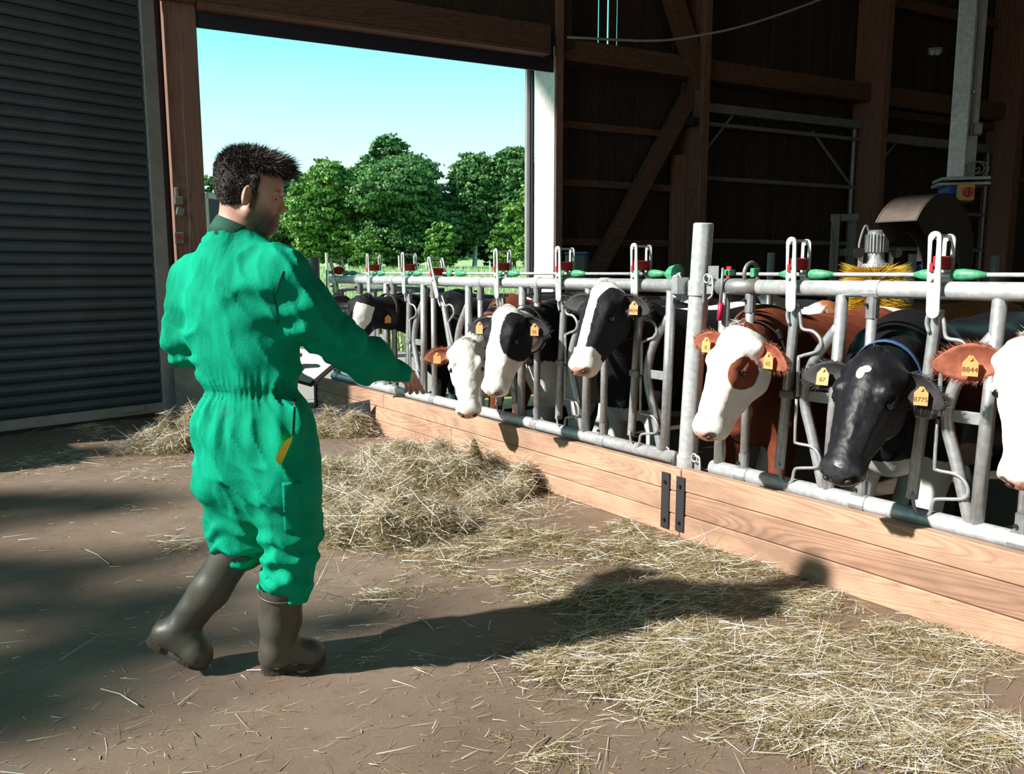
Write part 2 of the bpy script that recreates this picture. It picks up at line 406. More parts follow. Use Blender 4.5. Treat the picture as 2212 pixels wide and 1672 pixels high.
obj('wall_left_front', MB().box(sp(1.3, .16, 7.4), (3.3, .16, 5.0), SR), M_PLANK, kind='structure')
obj('wall_return', MB().box((-.72, 8.7, 4.9), (.16, 1.3, 9.9)), M_PLANK, kind='structure'); obj('wall_corner', MB().box((-1.7, 9.3, 4.9), (2.0, .16, 9.9)), M_PLANK, kind='structure')  # unseen jog shaped to let sunlight past the end of the shutter

# dark recess between shutter and column with pipes, boxes and switch
obj('recess_panel', MB().box(wp(-.25, .25, 2.6), (.5, .03, 5.2), WR), M_DARK, kind='structure')
def onplane_o(x, y, o_=-.03): 
    s_, z_ = onwall(x, y, o_); return wp(s_, o_, z_)
def pipe(pxs, r, mat, label, o_=.02):
    return tag(obj('wall_pipe', MB().tube([onplane_o(x, y, o_) for x, y in pxs], r, 8), mat, smooth=True), label, 'pipe', 'pipes beside the shutter')
pipe([(365, -60), (377, 180), (390, 490), (393, 700)], .012, M_GREYP, 'grey conduit, third from the timber column, slanting down beside the shutter', .03)
pipe([(384, -60), (396, 250), (409, 490), (412, 860)], .022, M_DULL, 'thick grey pipe running down right against the timber column')
pipe([(352, -60), (372, 250), (383, 440), (388, 860)], .010, M_GREYP, 'thinnest grey conduit nearest the shutter stile', .06)
pipe([(370, -60), (383, 260), (396, 420), (404, 860)], .014, M_DULL, 'grey conduit between the thick pipe and the thinner ones', .02)
def wallbox(x0, y0, x1, y1, dp, mat, name, label, cat, o_=-.02, rot=0):
    (s0, z0), (s1, z1) = onwall(x0, y1, o_), onwall(x1, y0, o_)
    R = WR @ np.array(Matrix.Rotation(rot, 3, 'Y'))
    c = wp((s0 + s1) / 2, o_ - dp / 2, (z0 + z1) / 2)
    o = obj(name, MB().rbox(c, (s1 - s0, dp, z1 - z0), R, .006), mat); tag(o, label, cat); return o, c
jb, _ = wallbox(377, 425, 394, 442, .05, M_GREYP, 'junction_box', 'upper grey junction box on the pipes by the doorway', 'junction box')
jb, _ = wallbox(381, 449, 396, 466, .05, M_GREYP, 'junction_box', 'tilted grey junction box just below the upper one', 'junction box', rot=.2)
swb, c_ = wallbox(377, 502, 396, 526, .05, M_GREYP, 'emergency_switch', 'pale box with a red push button beside the shutter', 'switch')
obj('button', MB().tube([c_ - WO * .02, c_ - WO * .055], .028, 14), M_RED, swb)
wallbox(377, 405, 384, 425, .04, M_DULL, 'cable_clip', 'small dark grey clip above the junction boxes', 'clip')
blk = obj('concrete_block', MB().rbox(wp(-.02, -.15, .24), (.30, .26, .48), WR, .015), M_CONC)
tag(blk, 'grey concrete block at the foot of the left doorway column', 'block')
hd, _ = wallbox(391, 822, 396, 840, .03, M_ALU, 'door_handle_plate', 'small white plate low beside the shutter stile', 'plate')
# ------------------------------------------------------------------ trees
def leaf_mat(name, lo, hi):
    mt, t, b = newmat(name); a = N(t, 'ShaderNodeAttribute', attribute_name='tone'); 
    c = ramp(t, a.outputs['Fac'], ((0, lo), (1, hi)))
    t.links.new(c, b.inputs['Base Color']); b.inputs['Roughness'].default_value = .6
    tr = N(t, 'ShaderNodeBsdfTranslucent'); mx = N(t, 'ShaderNodeMixShader'); mx.inputs[0].default_value = .3
    t.links.new(c, tr.inputs[0]); t.links.new(b.outputs[0], mx.inputs[1]); t.links.new(tr.outputs[0], mx.inputs[2])
    t.links.new(mx.outputs[0], t.nodes['Material Output'].inputs[0]); return mt
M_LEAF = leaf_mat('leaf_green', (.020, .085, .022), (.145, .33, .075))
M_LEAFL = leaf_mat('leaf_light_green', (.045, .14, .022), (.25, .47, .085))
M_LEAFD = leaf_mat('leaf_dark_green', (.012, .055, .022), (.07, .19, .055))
M_BARK = simple('bark', (.10, .085, .07), .9, var=.4, scale=4, bmp=.5)
M_BIRCH = simple('pale_bark', (.55, .55, .52), .8, var=.3, scale=4)
def cards(P, Nn, size, rng, name='leaves'):                   # one quad per leaf spray
    n = len(P); a = rng.normal(size=(n, 3)) * .8 + Nn; a /= np.linalg.norm(a, axis=1)[:, None]
    r = rng.normal(size=(n, 3)); u = np.cross(a, r); u /= np.linalg.norm(u, axis=1)[:, None]; w = np.cross(a, u)
    sz = size * rng.uniform(.55, 1.3, n)[:, None]
    vv = np.stack([P - u * sz - w * sz * .35, P + u * sz * .2 - w * sz * .6, P + u * sz + w * sz * .25, P - u * sz * .1 + w * sz * .6], 1).reshape(-1, 3)
    me = bpy.data.meshes.new(name); me.vertices.add(4 * n); me.vertices.foreach_set('co', vv.astype(np.float32).ravel())
    me.loops.add(4 * n); me.loops.foreach_set('vertex_index', np.arange(4 * n, dtype=np.int32))
    me.polygons.add(n); me.polygons.foreach_set('loop_start', np.arange(0, 4 * n, 4, dtype=np.int32)); me.update(calc_edges=True)
    at = me.attributes.new('tone', 'FLOAT', 'FACE'); at.data.foreach_set('value', rng.uniform(0, 1, n).astype(np.float32) ** 1.3)
    return me
def crown_points(blobs, n, rng, fill=.35):
    """blobs: (centre, radii); leaf sprays gathered in small clumps over the shells of the blobs"""
    A = np.array([b[1][0] * b[1][2] for b in blobs]); A = A / A.sum(); P = []; Q = []
    for (c, r), w in zip(blobs, A):
        k = max(20, int(n * w)); nc = max(8, k // 26)
        d = rng.normal(size=(nc, 3)); d /= np.linalg.norm(d, axis=1)[:, None]
        rad = (rng.uniform(fill, 1, nc) ** .35)[:, None] * (1 + .08 * rng.uniform(-1, 1, size=(nc, 1)))
        cc = d * rad; ci = rng.integers(0, nc, k)
        off = rng.normal(size=(k, 3)) * V(1, 1, .55)
        sc_ = .11
        pts = np.array(c) + (cc[ci] + off * sc_) * np.array(r)
        nn = cc[ci] * .6 + off * .5 + V(0, 0, .5); P.append(pts); Q.append(nn)
    return np.concatenate(P), np.concatenate(Q)
def tree_at(px, ytop, hw, R, n, leafm, label, seed, lobes=9, base=None, trunk=M_BARK, tr=.22, group=None, low=.12, shape=.62, size=.215, name='tree'):
    rng = np.random.default_rng(seed)
    p = onh(px, 578, R); bz = ground_z(p[0], p[1]) if base is None else base; c0 = V(p[0], p[1], bz)
    top = onh(px, ytop, R)[2]; H = top - bz; W = hw / FPX * R * 1.02
    blobs = []
    for i in range(lobes):
        f = (i + .5) / lobes; zc = H * (low + (1 - low) * f * .86 + .03)
        wr = W * (sin(pi * (.14 + .70 * f)) ** shape)
        a = rng.uniform(0, 2 * pi); rr = rng.uniform(.25, .62) * wr * (0 if i == lobes - 1 else 1)
        br = wr * rng.uniform(.55, .74); bz_ = min(br * .8, H * .15)
        if i == lobes - 1: zc = H - bz_
        blobs.append((c0 + V(cos(a) * rr, sin(a) * rr, zc), (br, br, bz_)))
        blobs.append((c0 + V(-cos(a + .6) * rr, -sin(a + .6) * rr, zc - H * .03), (br * .85, br * .85, bz_ * .9)))
    P, Q = crown_points(blobs, n, rng)
    root = empty(name, c0, label, 'tree', group)
    me = cards(P, Q, size * R / 90, rng); me.materials.append(leafm)
    o = bpy.data.objects.new('crown', me); COL.objects.link(o); put(o, root); ABS[o.name] = (0, 0, 0); o['kind'] = 'stuff'
    tk = MB().tube(curve([c0 - V(0, 0, .3), c0 + V(rng.uniform(-.2, .2), 0, H * .3), c0 + V(rng.uniform(-.5, .5), 0, H * .75)], 5), [tr * (1 - .07 * k) for k in range(11)], 7)
    for k in range(7):
        a = rng.uniform(0, 2 * pi); z0 = H * rng.uniform(.25, .6); q = V(cos(a), sin(a), 0) * W * .6 + V(0, 0, H * .22)
        tk.tube([c0 + V(0, 0, z0), c0 + V(0, 0, z0) + q * .5 + V(0, 0, .2), c0 + V(0, 0, z0) + q], [tr * .45, tr * .3, tr * .12], 5)
    obj('trunk', tk, trunk, root, smooth=True); return root
# the belt of trees across the meadow, named by what they stand beside in the doorway view
TREES = [
 (455, 378, 42, 100, 9000, M_LEAF, 'distant tree showing between the timber column and the man\'s neck'),
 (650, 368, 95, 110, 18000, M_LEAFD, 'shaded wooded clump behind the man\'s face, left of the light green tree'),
 (598, 470, 60, 92, 8000, M_LEAF, 'bushy tree low behind the man\'s chin and shoulder'),
 (716, 341, 88, 90, 44000, M_LEAFL, 'bright light green broadleaf tree, first whole tree right of the man\'s face'),
 (848, 290, 92, 100, 42000, M_LEAF, 'tallest tree in the belt, its airy round top above all others'),
 (886, 338, 128, 90, 62000, M_LEAF, 'widest dark green tree standing in front of the tallest one'),
 (958, 392, 70, 104, 13000, M_LEAFD, 'dark green tree mass between the widest tree and the pale-trunked tree'),
 (1025, 328, 76, 92, 42000, M_LEAF, 'tall tree with a pale trunk visible below, right of the widest tree'),
 (1112, 315, 72, 92, 38000, M_LEAF, 'tall tree nearest the right jamb of the doorway'),
 (1150, 395, 60, 80, 10000, M_LEAFL, 'light green foliage partly hidden by the right jamb'),
 (955, 478, 40, 84, 7000, M_LEAFL, 'low pale shrub at the meadow edge, between the widest and pale-trunked trees'),
 (800, 500, 42, 84, 6000, M_LEAFL, 'small rounded bush at the foot of the widest tree'),
 (1085, 480, 34, 84, 5000, M_LEAFL, 'small bush at the meadow edge close to the right jamb'),
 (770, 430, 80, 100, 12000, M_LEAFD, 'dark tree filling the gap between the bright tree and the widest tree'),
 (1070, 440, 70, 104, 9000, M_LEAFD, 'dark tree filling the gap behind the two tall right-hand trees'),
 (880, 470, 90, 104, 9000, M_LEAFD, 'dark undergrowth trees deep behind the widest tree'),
]
for i, (px, yt, hw, R, n, lm, lab) in enumerate(TREES):
    tree_at(px, yt, hw, R, n, lm, lab, 100 + i, trunk=M_BIRCH if i == 7 else M_BARK, low=.24 if i in (7, 8) else (.1 if hw > 50 else .02), tr=.3 if i == 7 else .22)
# wooded hillside closing the view
def hill():
    vs = []; fs = []; xs = np.linspace(-160, 240, 40); ds = [150, 175, 200]
    for j, d in enumerate(ds):
        for x in xs:
            vs.append((x, d, 3 + (j * 5.5) + 2.5 * sin(x * .05 + j)))
    fs = [(j * 40 + i, j * 40 + i + 1, (j + 1) * 40 + i + 1, (j + 1) * 40 + i) for j in range(2) for i in range(39)]
    o = obj('wooded_hillside', MB().add(vs, fs), simple('hillside_green', (.04, .10, .03), .9, var=.4, scale=.3), kind='structure'); o.data.shade_smooth()
hill()
rng = np.random.default_rng(5); n = 16000
hx = rng.uniform(-60, 240, n); hy = 150 + rng.uniform(-6, 46, n)
P = np.stack([hx, hy, 5.5 + (hy - 150) * .17 + 2.5 * np.sin(hx * .05) + rng.uniform(-2.5, 1.6, n)], 1)
me = cards(P, np.tile(V(-.3, -.4, .6), (n, 1)), .9, rng); me.materials.append(M_LEAFD)
o = bpy.data.objects.new('hillside_trees', me); COL.objects.link(o); tag(o, 'continuous dark woodland along the far hillside behind the belt of trees', 'woodland', kind='stuff')

# unseen trees added outside the open left side to break up the low sunlight
def shade_tree(x, c, H, W, n, label, seed, low):
    rng = np.random.default_rng(seed); y = c - .268 * x; c0 = V(x, y, 0)
    blobs = [(c0 + V(rng.uniform(-.8, .8), rng.uniform(-.8, .8) * W * .6, H * f), (W * .6, W * .62, H * .17)) for f in np.linspace(low, .84, 6)]
    P, Q = crown_points(blobs, n, rng, .1)
    root = empty('tree', c0, label, 'tree', kind='structure'); me = cards(P, Q, .13, rng); me.materials.append(M_LEAF)
    o = bpy.data.objects.new('crown', me); COL.objects.link(o); put(o, root); o['kind'] = 'stuff'
    obj('trunk', MB().tube([c0, c0 + V(0, 0, H * .8)], [.14, .05], 7), M_BARK, root)
for i_ in range(10): shade_tree(-11, .3 + i_ * .85, (9.25, 9.0, 9.15, 8.75, 9.1, 9.15, 9.15, 9.0, 9.0, 8.9)[i_], .85, 3600, 'unseen tree added left of the barn to dapple the sunlight', 31 + i_, .1)

# meadow: standing grass blades in front of the trees
rng = np.random.default_rng(8)
def blades(n, R0, R1, x0, x1, h, name):
    R = np.exp(rng.uniform(np.log(R0), np.log(R1), n)); px = rng.uniform(x0, x1, n)
    lat = (px - CXP) / FPX * R; HR = V(cos(YAW), -sin(YAW), 0)
    b = R[:, None] * HD + lat[:, None] * HR; b[:, 2] = [ground_z(x, y) for x, y in b[:, :2]]
    w = (.012 + R * .0006)[:, None]; hh = h * rng.uniform(.6, 1.3, n)[:, None]; ln = rng.normal(size=(n, 3)) * V(.22, .22, 0) * hh
    a = rng.uniform(0, pi, n); u = np.stack([np.cos(a), np.sin(a), 0 * a], 1) * w
    vv = np.stack([b - u, b + u, b + ln + V(0, 0, 1) * hh], 1).reshape(-1, 3)
    me = bpy.data.meshes.new(name); me.vertices.add(3 * n); me.vertices.foreach_set('co', vv.astype(np.float32).ravel())
    me.loops.add(3 * n); me.loops.foreach_set('vertex_index', np.arange(3 * n, dtype=np.int32))
    me.polygons.add(n); me.polygons.foreach_set('loop_start', np.arange(0, 3 * n, 3, dtype=np.int32)); me.update(calc_edges=True)
    at = me.attributes.new('tone', 'FLOAT', 'FACE'); at.data.foreach_set('value', rng.uniform(0, 1, n).astype(np.float32)); return me
M_BLADE = leaf_mat('grass_blade', (.16, .30, .07), (.62, .72, .42))
me = blades(26000, 15, 80, 560, 1230, .62, 'grass'); me.materials.append(M_BLADE)
o = bpy.data.objects.new('meadow_grass', me); COL.objects.link(o); tag(o, 'pale seeding meadow grass between the barn and the trees', 'grass', kind='stuff')
M_POST = simple('weathered_post', (.62, .60, .55), .8, var=.2)
for i, (px, y0, R, lab, r) in enumerate(((705, 546, 24, 'pale leaning fence post in the meadow, nearest the barn', .055), (861, 552, 70, 'small meadow fence post below the tallest tree', .09),
        (920, 566, 72, 'small meadow fence post between the widest and pale-trunked trees', .07), (996, 570, 72, 'small meadow fence post just left of the pale trunk', .06), (1058, 563, 60, 'slim meadow fence post near the right jamb', .07))):
    b_ = onh(px + 3, 600, R); b_[2] = ground_z(b_[0], b_[1]) - .1; t_ = onh(px, y0, R)
    tag(obj('fence_post', MB().tube([b_, t_], [r, r * .8], 8), M_POST), lab, 'fence post')
# white framed dark panel standing outside, left of the man's neck
c_ = onh(458, 500, 13.0); hr = V(cos(YAW), -sin(YAW), 0)
fr = empty('framed_panel', (c_[0], c_[1], 0), 'white-framed dark panel standing outside just left of the man\'s neck', 'panel')
x0 = onh(441, 416, 13); x1 = onh(500, 410, 13.6); zt_ = x0[2]
uu = nrm((x1 - x0) * V(1, 1, 0)); L2 = np.linalg.norm((x1 - x0)[:2]); RR_ = np.array([uu, np.cross(V(0, 0, 1), uu), V(0, 0, 1)]).T
m0 = (x0 + x1) / 2
obj('panel', MB().box((m0[0], m0[1], zt_ / 2), (L2, .03, zt_ - .1), RR_), M_DARK, fr)
M_FR = simple('white_frame_paint', (.5, .56, .60), .6)
for e in (0, L2): obj('upright', MB().rbox(x0 * V(1, 1, 0) + uu * e + V(0, 0, zt_ / 2), (.09, .08, zt_), RR_), M_FR, fr)
obj('cross_rail', MB().rbox((m0[0], m0[1], zt_ - .04), (L2, .08, .09), RR_), M_FR, fr)
# ------------------------------------------------------------------ feed fence: kerb boards, rails, headlocks
XF = 3.25; XR = 3.36; ZB = .395; ZT = 1.345; RB = .040; RTT = .037
M_KERB = wood('kerb_board_wood', (.24, .12, .072), (.56, .35, .235), 'Y', 44, across=4.4, along=.40, contrast=.62)
def stain(mt):
    t = mt.node_tree; b = t.nodes['Principled BSDF']; old = b.inputs['Base Color'].links[0].from_socket; v = coords(t, (1, .55, 1.3), 'Object')
    f = ramp(t, noise(t, 2.6, 5, .65, v), ((.42, (0, 0, 0)), (.68, (.62, .62, .62)))); kn = ramp(t, noise(t, 9, 4, .7, v), ((.62, (0, 0, 0)), (.75, (.4, .4, .4))))
    t.links.new(mixc(t, kn, mixc(t, f, old, (.17, .095, .065)), (.12, .06, .035)), b.inputs['Base Color'])
stain(M_KERB)
M_STRAP = simple('dark_steel_strap', (.055, .052, .055), .5, .5)
kerb = empty('feed_kerb', (XF, 4.1, 0), kind='structure')
def kboard(y0, y1, z0, z1, dx=0.0): obj('board', MB().rbox((XF + .03 + dx, (y0 + y1) / 2, (z0 + z1) / 2), (.058, y1 - y0, z1 - z0), None, .005), M_KERB, kerb)
for (z0, z1, dx) in ((0, .118, .002), (.121, .243, -.001), (.246, .368, .001)):
    kboard(2.90, 5.20 if z0 < .2 else 6.3, z0, z1, dx); kboard((5.20 if z0 < .2 else 6.3) + .003, 7.74, z0, z1, dx)
for (z0, z1, dx) in ((0, .125, .0), (.128, .255, .003), (.258, .378, .0)): kboard(-.6, 2.894, z0, z1, dx)
obj('concrete_footing', MB().rbox((XF + .17, 3.55, .09), (.20, 8.4, .5), None, .01), M_CONC, kerb)
for px, y0, y1, nm in ((1437, 1021, 1139, ''), (1469, 1031, 1147, '')):
    a = onx(px + 4, y0, XF - .004); b_ = onx(px - 4, y1, XF - .004)
    st = obj('strap', MB().rbox(((a + b_) / 2), (.008, .058, a[2] - b_[2]), None, .002), M_STRAP, kerb)
    for z_ in (a[2] - .05, b_[2] + .05): obj('bolt', MB().tube([V(XF - .006, (a[1] + b_[1]) / 2, z_), V(XF - .02, (a[1] + b_[1]) / 2, z_)], .009, 8), M_BLACK, st)
obj('end_plate', MB().rbox((XF + .03, 7.76, .2), (.09, .03, .42), None, .003), M_STRAP, kerb)

def P3(yo, z, yb, x=XR): return V(x, yb + yo, z)
ROD_UP = [(1712, 700), (1708, 682), (1713, 665), (1726, 661), (1737, 674), (1740, 702), (1747, 709), (1765, 711), (1779, 722), (1783, 738), (1773, 752), (1737, 765), (1731, 775), (1727, 850)]
ROD_LO = [(1724, 856), (1718, 940), (1722, 950), (1752, 951), (1768, 960), (1774, 978), (1765, 993), (1724, 1003), (1714, 1010), (1708, 1032), (1698, 1042), (1686, 1040), (1679, 1025), (1678, 1003)]
def rodpts(px):
    out = []
    for x, y in px:
        xb = 1722 - .085 * (y - 640); out.append((-(x - xb) / 430.0, 1.348 - (y - 622) / 449.0))
    return out
def stadium_plate(x, yc, z0, z1, hw, th, slot=None, lean=0.0, foot=0.0):
    """upright rounded plate facing -X, with a real slot; returned as mesh"""
    n = 8; out = []
    for k in range(n + 1): a = pi * k / n; out.append((yc + hw * cos(a) , z1 - hw + hw * sin(a)))
    for k in range(n + 1): a = pi + pi * k / n; out.append((yc + foot + hw * cos(a), z0 + hw + hw * sin(a)))
    mb = MB()
    if slot is None: return mb.slab([(x, y, z) for y, z in out], (th, 0, 0))
    s0, s1, sw = slot; inn = []
    for k in range(n + 1): a = pi * k / n; inn.append((yc + sw * cos(a), s1 - sw + sw * sin(a)))
    for k in range(n + 1): a = pi + pi * k / n; inn.append((yc + sw * cos(a), s0 + sw + sw * sin(a)))
    m_ = len(out); v = [(x, *p) for p in out] + [(x, *p) for p in inn] + [(x + th, *p) for p in out] + [(x + th, *p) for p in inn]
    f = []
    for i in range(m_):
        j = (i + 1) % m_; f += [(i, j, m_ + j, m_ + i), (2 * m_ + i, 2 * m_ + j, 3 * m_ + j, 3 * m_ + i)[::-1], (i, j, 2 * m_ + j, 2 * m_ + i)[::-1], (m_ + i, m_ + j, 3 * m_ + j, 3 * m_ + i)]
    return mb.add(v, f)
def rot_yz(mb, y0, z0, ang):
    c, s_ = cos(ang), sin(ang); mb.v = [(x, y0 + (y - y0) * c - (z - z0) * s_, z0 + (y - y0) * s_ + (z - z0) * c) for x, y, z in mb.v]; return mb

def headlock(panel, yb, tilt=0.0, rod=True):
    zp = .86; T = lambda mb: rot_yz(mb, yb, zp, tilt)
    def O(name, mb, mat, parent, smooth=False): return obj(name, T(mb), mat, parent, smooth)
    lean = .05
    tb = O('locking_tube', MB().tube([P3(-.0, 1.27, yb), P3(lean, .47, yb)], .0245, 12), M_GALV, panel, True); smooth_auto(tb)
    br = O('latch_bracket', stadium_plate(XR - .062, yb, 1.235, 1.58, .0265, .007, (1.42, 1.548, .009), foot=-.012), M_GALVL, panel)
    mb = stadium_plate(XR + .056, yb - .0, 1.33, 1.572, .0255, .006, (1.43, 1.545, .009)); O('rear_plate', mb, M_GALVL, br)
    O('link_bar', MB().box((XR, yb, 1.562), (.12, .012, .012)), M_GALVL, br); O('link_bar', MB().box((XR, yb, 1.255), (.10, .012, .02)), M_GALVL, br)
    O('stop_block', MB().rbox((XR + .0, yb - .0, 1.455), (.10, .034, .055), None, .004), M_RED, br)
    O('red_marker', MB().rbox((XR - .068, yb + .002, 1.437), (.006, .014, .035), None, .002), M_RED, br)
    for z_ in (1.39, 1.558): O('bolt', MB().tube([P3(0, z_, yb, XR - .064), P3(0, z_, yb, XR - .072)], .007, 7), M_GALVL, br)
    up = [P3(a, b_, yb, XR - .03) for a, b_ in rodpts(ROD_UP)]; lo = [P3(a, b_, yb, XR - .03) for a, b_ in rodpts(ROD_LO)]
    if rod:
        O('bent_rod', MB().tube(curve(up, 4), .0085, 8), M_GALV, panel, True); O('bent_rod', MB().tube(curve(lo, 4), .0075, 8), M_GALV, panel, True)
    O('pivot_clamp', MB().rbox(P3(.015, zp - .02, yb), (.06, .075, .04), None, .006), M_DULL, panel)
    # green cams on the control rod either side of the bracket (these never tilt)
    for a, b_, nm in ((.035, .12, 'cam'), (-.035, -.17, 'cam')):
        s_ = 1 if b_ > 0 else -1; L = abs(b_ - a)
        prof = [(0, .021), (.3, .025), (.6, .021), (1, .010)]
        obj('cam', MB().tube([P3(a + s_ * L * t, 1.408, yb, XR + .03) for t, _ in prof], [r for _, r in prof], 10), M_GREENP, panel, True)
def vframe(panel, yb, nb=True):
    yv = yb - .235
    obj('fixed_tube', MB().tube([P3(-.235, ZT - .02, yb), P3(-.215, ZB, yb)], .0275, 12), M_GALV, panel, True)
    obj('v_tube', MB().tube(curve([P3(-.235, 1.19, yb), P3(-.12, 1.03, yb), P3(-.075, .90, yb), P3(-.075, .80, yb), P3(-.12, .66, yb), P3(-.20, ZB, yb)], 4), .0255, 10), M_GALV, panel, True)
    obj('brace_plate', MB().rbox(P3(-.15, .845, yb), (.012, .16, .05), None, .003), M_GALV, panel)
def sleeve(panel, y):
    t = obj('clamped_tube', MB().tube([V(XR, y, ZT - .03), V(XR, y, ZB)], .0225, 12), M_GALV, panel, True)
    sl_ = obj('sleeve', MB().tube([V(XR, y, ZT - .02), V(XR, y, ZT - .125)], .0275, 12), M_DULL, t)
    obj('sleeve', MB().tube([V(XR, y, ZB + .02), V(XR, y, ZB + .11)], .0275, 12), M_DULL, t)
    obj('bolt', MB().tube([V(XR - .02, y + .012, ZT - .065), V(XR - .045, y + .012, ZT - .065)], .008, 7), M_BLACK, t)
    obj('bolt', MB().tube([V(XR - .02, y + .012, ZB + .065), V(XR - .04, y + .012, ZB + .065)], .008, 7), M_BLACK, t)
    obj('collar', MB().tube([V(XR, y - .035, ZT), V(XR, y + .035, ZT)], RTT + .004, 14), M_GALVL, panel)
    obj('collar', MB().tube([V(XR, y - .035, ZB), V(XR, y + .035, ZB)], RB + .004, 14), M_GALV, panel)
def rails(panel, y0, y1, brs):
    # the top rail is made of lengths between the brackets
    obj('top_rail', MB().tube([V(XR, y0, ZT), V(XR, y1, ZT)], RTT, 18), M_GALVL, panel, True)
    obj('bottom_rail', MB().tube([V(XR, y0, ZB), V(XR, y1, ZB)], RB, 18), M_GALVL, panel, True)
    obj('control_rod', MB().tube([V(XR + .03, y0 + .02, 1.408), V(XR + .03, y1 - .03, 1.408)], .0095, 10), M_GALVL, panel, True)

pA = empty('headlock_panel', (XR, 5.3, 0), 'far self-locking feed fence panel running from the tall steel post to the dark end post', 'feed fence')
pB = empty('headlock_panel', (XR, 1.5, 0), 'near self-locking feed fence panel between the tall steel post and the right edge', 'feed fence')
brA = [(3.335, 0), (4.005, 0), (4.68, 0), (5.345, radians(-20)), (6.005, 0), (6.645, 0), (7.22, radians(-17))]
rails(pA, 3.045, 7.56, brA)
for y, tl in brA: headlock(pA, y, tl)
for y in (3.335, 4.005, 4.68, 5.345, 6.005, 6.645): vframe(pA, y)
for y in (3.625, 4.285, 4.955, 5.62, 6.28, 6.93, 7.47): sleeve(pA, y)
obj('cone_end', MB().tube([V(XR + .03, 3.17, 1.408), V(XR + .03, 3.13, 1.408), V(XR + .03, 3.085, 1.408)], [.016, .045, .055], 12), M_GREENP, pA)
obj('end_bracket', MB().rbox((XR - .01, 3.03, ZT), (.09, .05, .09), None, .004), M_GALV, pA)
brB = [(2.315, 0), (1.657, 0), (.98, 0)]
rails(pB, .3, 2.775, brB)
for y, tl in brB: headlock(pB, y, tl)
for y in (2.315, 1.657, .98): vframe(pB, y)
for y in (2.575, 1.935, 1.275): sleeve(pB, y)
obj('end_tube', MB().tube([V(XR, 2.735, ZT), V(XR, 2.735, ZB)], .028, 12), M_GALV, pB, True)
sleeveB = obj('rail_sleeve', MB().tube([V(XR, 2.53, ZT), V(XR, 2.77, ZT)], RTT + .005, 16), M_DULL, pB, True)
# release mechanisms: ring, green clip, hanging red grip
def release(panel, y, lift=0):
    r = MB().tube([V(XR + .03 + .055 * cos(a), y, 1.41 + .055 * sin(a)) for a in np.linspace(0, 2 * pi, 19)[:-1]], .010, 8, closed=True)
    rg = obj('guide_ring', r, M_DULL, panel, True)
    obj('clip', MB().rbox((XR + .0, y + .11, 1.415), (.05, .035, .03), None, .003), M_GREENP, rg)
    obj('clip', MB().rbox((XR + .02, y - .03, 1.415), (.05, .025, .045), None, .003), M_GREENP, rg)
    obj('red_tab', MB().rbox((XR + .02, y + .13, 1.41), (.012, .03, .075), None, .003), M_RED, rg)
    h = obj('release_lever', MB().tube([V(XR - .05, y + .112, 1.44), V(XR - .05, y + .118, 1.26)], .0075, 8), M_DULL, panel, True)
    obj('red_grip', MB().tube([V(XR - .05, y + .118, 1.265), V(XR - .05, y + .124, 1.175)], .0135, 10), simple('crimson_grip', (.55, .012, .06), .4), h, True)
release(pB, 2.60); release(pA, 7.44)
obj('end_plate', MB().rbox((XR + .02, 2.83, 1.405), (.005, .07, .09), None, .003), M_DULL, pB)

# the tall steel post between the panels with its clamps
pT = onx(1520, 484, XR + .05); pBt = onx(1485, 1000, XR + .05)
post = empty('fence_post', (XR + .05, 2.94, 0), 'tall thick galvanised steel post between the two feed fence panels', 'post')
dxy = (pT - pBt) / (pT[2] - pBt[2]); base_ = pBt + dxy * (-.1 - pBt[2])
pc = lambda z: base_ + dxy * (z + .1)
pp = obj('tube', MB().tube([pc(-.1), pc(pT[2]), pc(pT[2] + .006)], [.053, .053, .046], 24), M_GALVL, post, True); smooth_auto(pp)
for z_ in (1.335, .375):
    q = pc(z_); cl = obj('clamp_band', MB().tube([q - V(0, 0, .04), q + V(0, 0, .04)], .060, 24), M_GALVL, post); smooth_auto(cl)
    for sg, r_ in ((1, .03), (-1, .03)):
        obj('clamp_ear', MB().rbox(q + V(-.035, sg * .085, 0), (.012, .075, .062), None, .004), M_GALV, cl)
        obj('pin_ring', MB().tube([q + V(-.06, sg * .10 + .020 * cos(a), .05 + .022 * sin(a)) for a in np.linspace(0, 2 * pi, 15)[:-1]], .0045, 6, closed=True), M_GALVL, cl, True)
        obj('hook_bar', MB().tube(curve([q + V(-.055, sg * .10, .06), q + V(-.06, sg * .135, .055), q + V(-.06, sg * .14, -.03), q + V(-.055, sg * .11, -.055)], 3), .006, 7), M_GALVL, cl, True)
        obj('pin', MB().tube([q + V(-.05, sg * .075, .035), q + V(-.05, sg * .075, -.075)], .007, 7), M_DULL, cl)
        obj('bolt', MB().tube([q + V(-.035, sg * .07, 0), q + V(-.055, sg * .07, 0)], .011, 8), M_DULL, cl)
e_ = onx(679, 556, XR + .08); ep = empty('fence_post', (e_[0], e_[1], 0), 'short dark steel end post of the feed fence just right of the man\'s shoulder', 'post')
obj('tube', MB().tube([V(e_[0], e_[1], -.1), V(*e_)], .052, 20), M_DULL, ep, True)
obj('clamp_band', MB().tube([V(e_[0], e_[1], 1.16), V(e_[0], e_[1], 1.25)], .062, 20), M_DULL, ep)
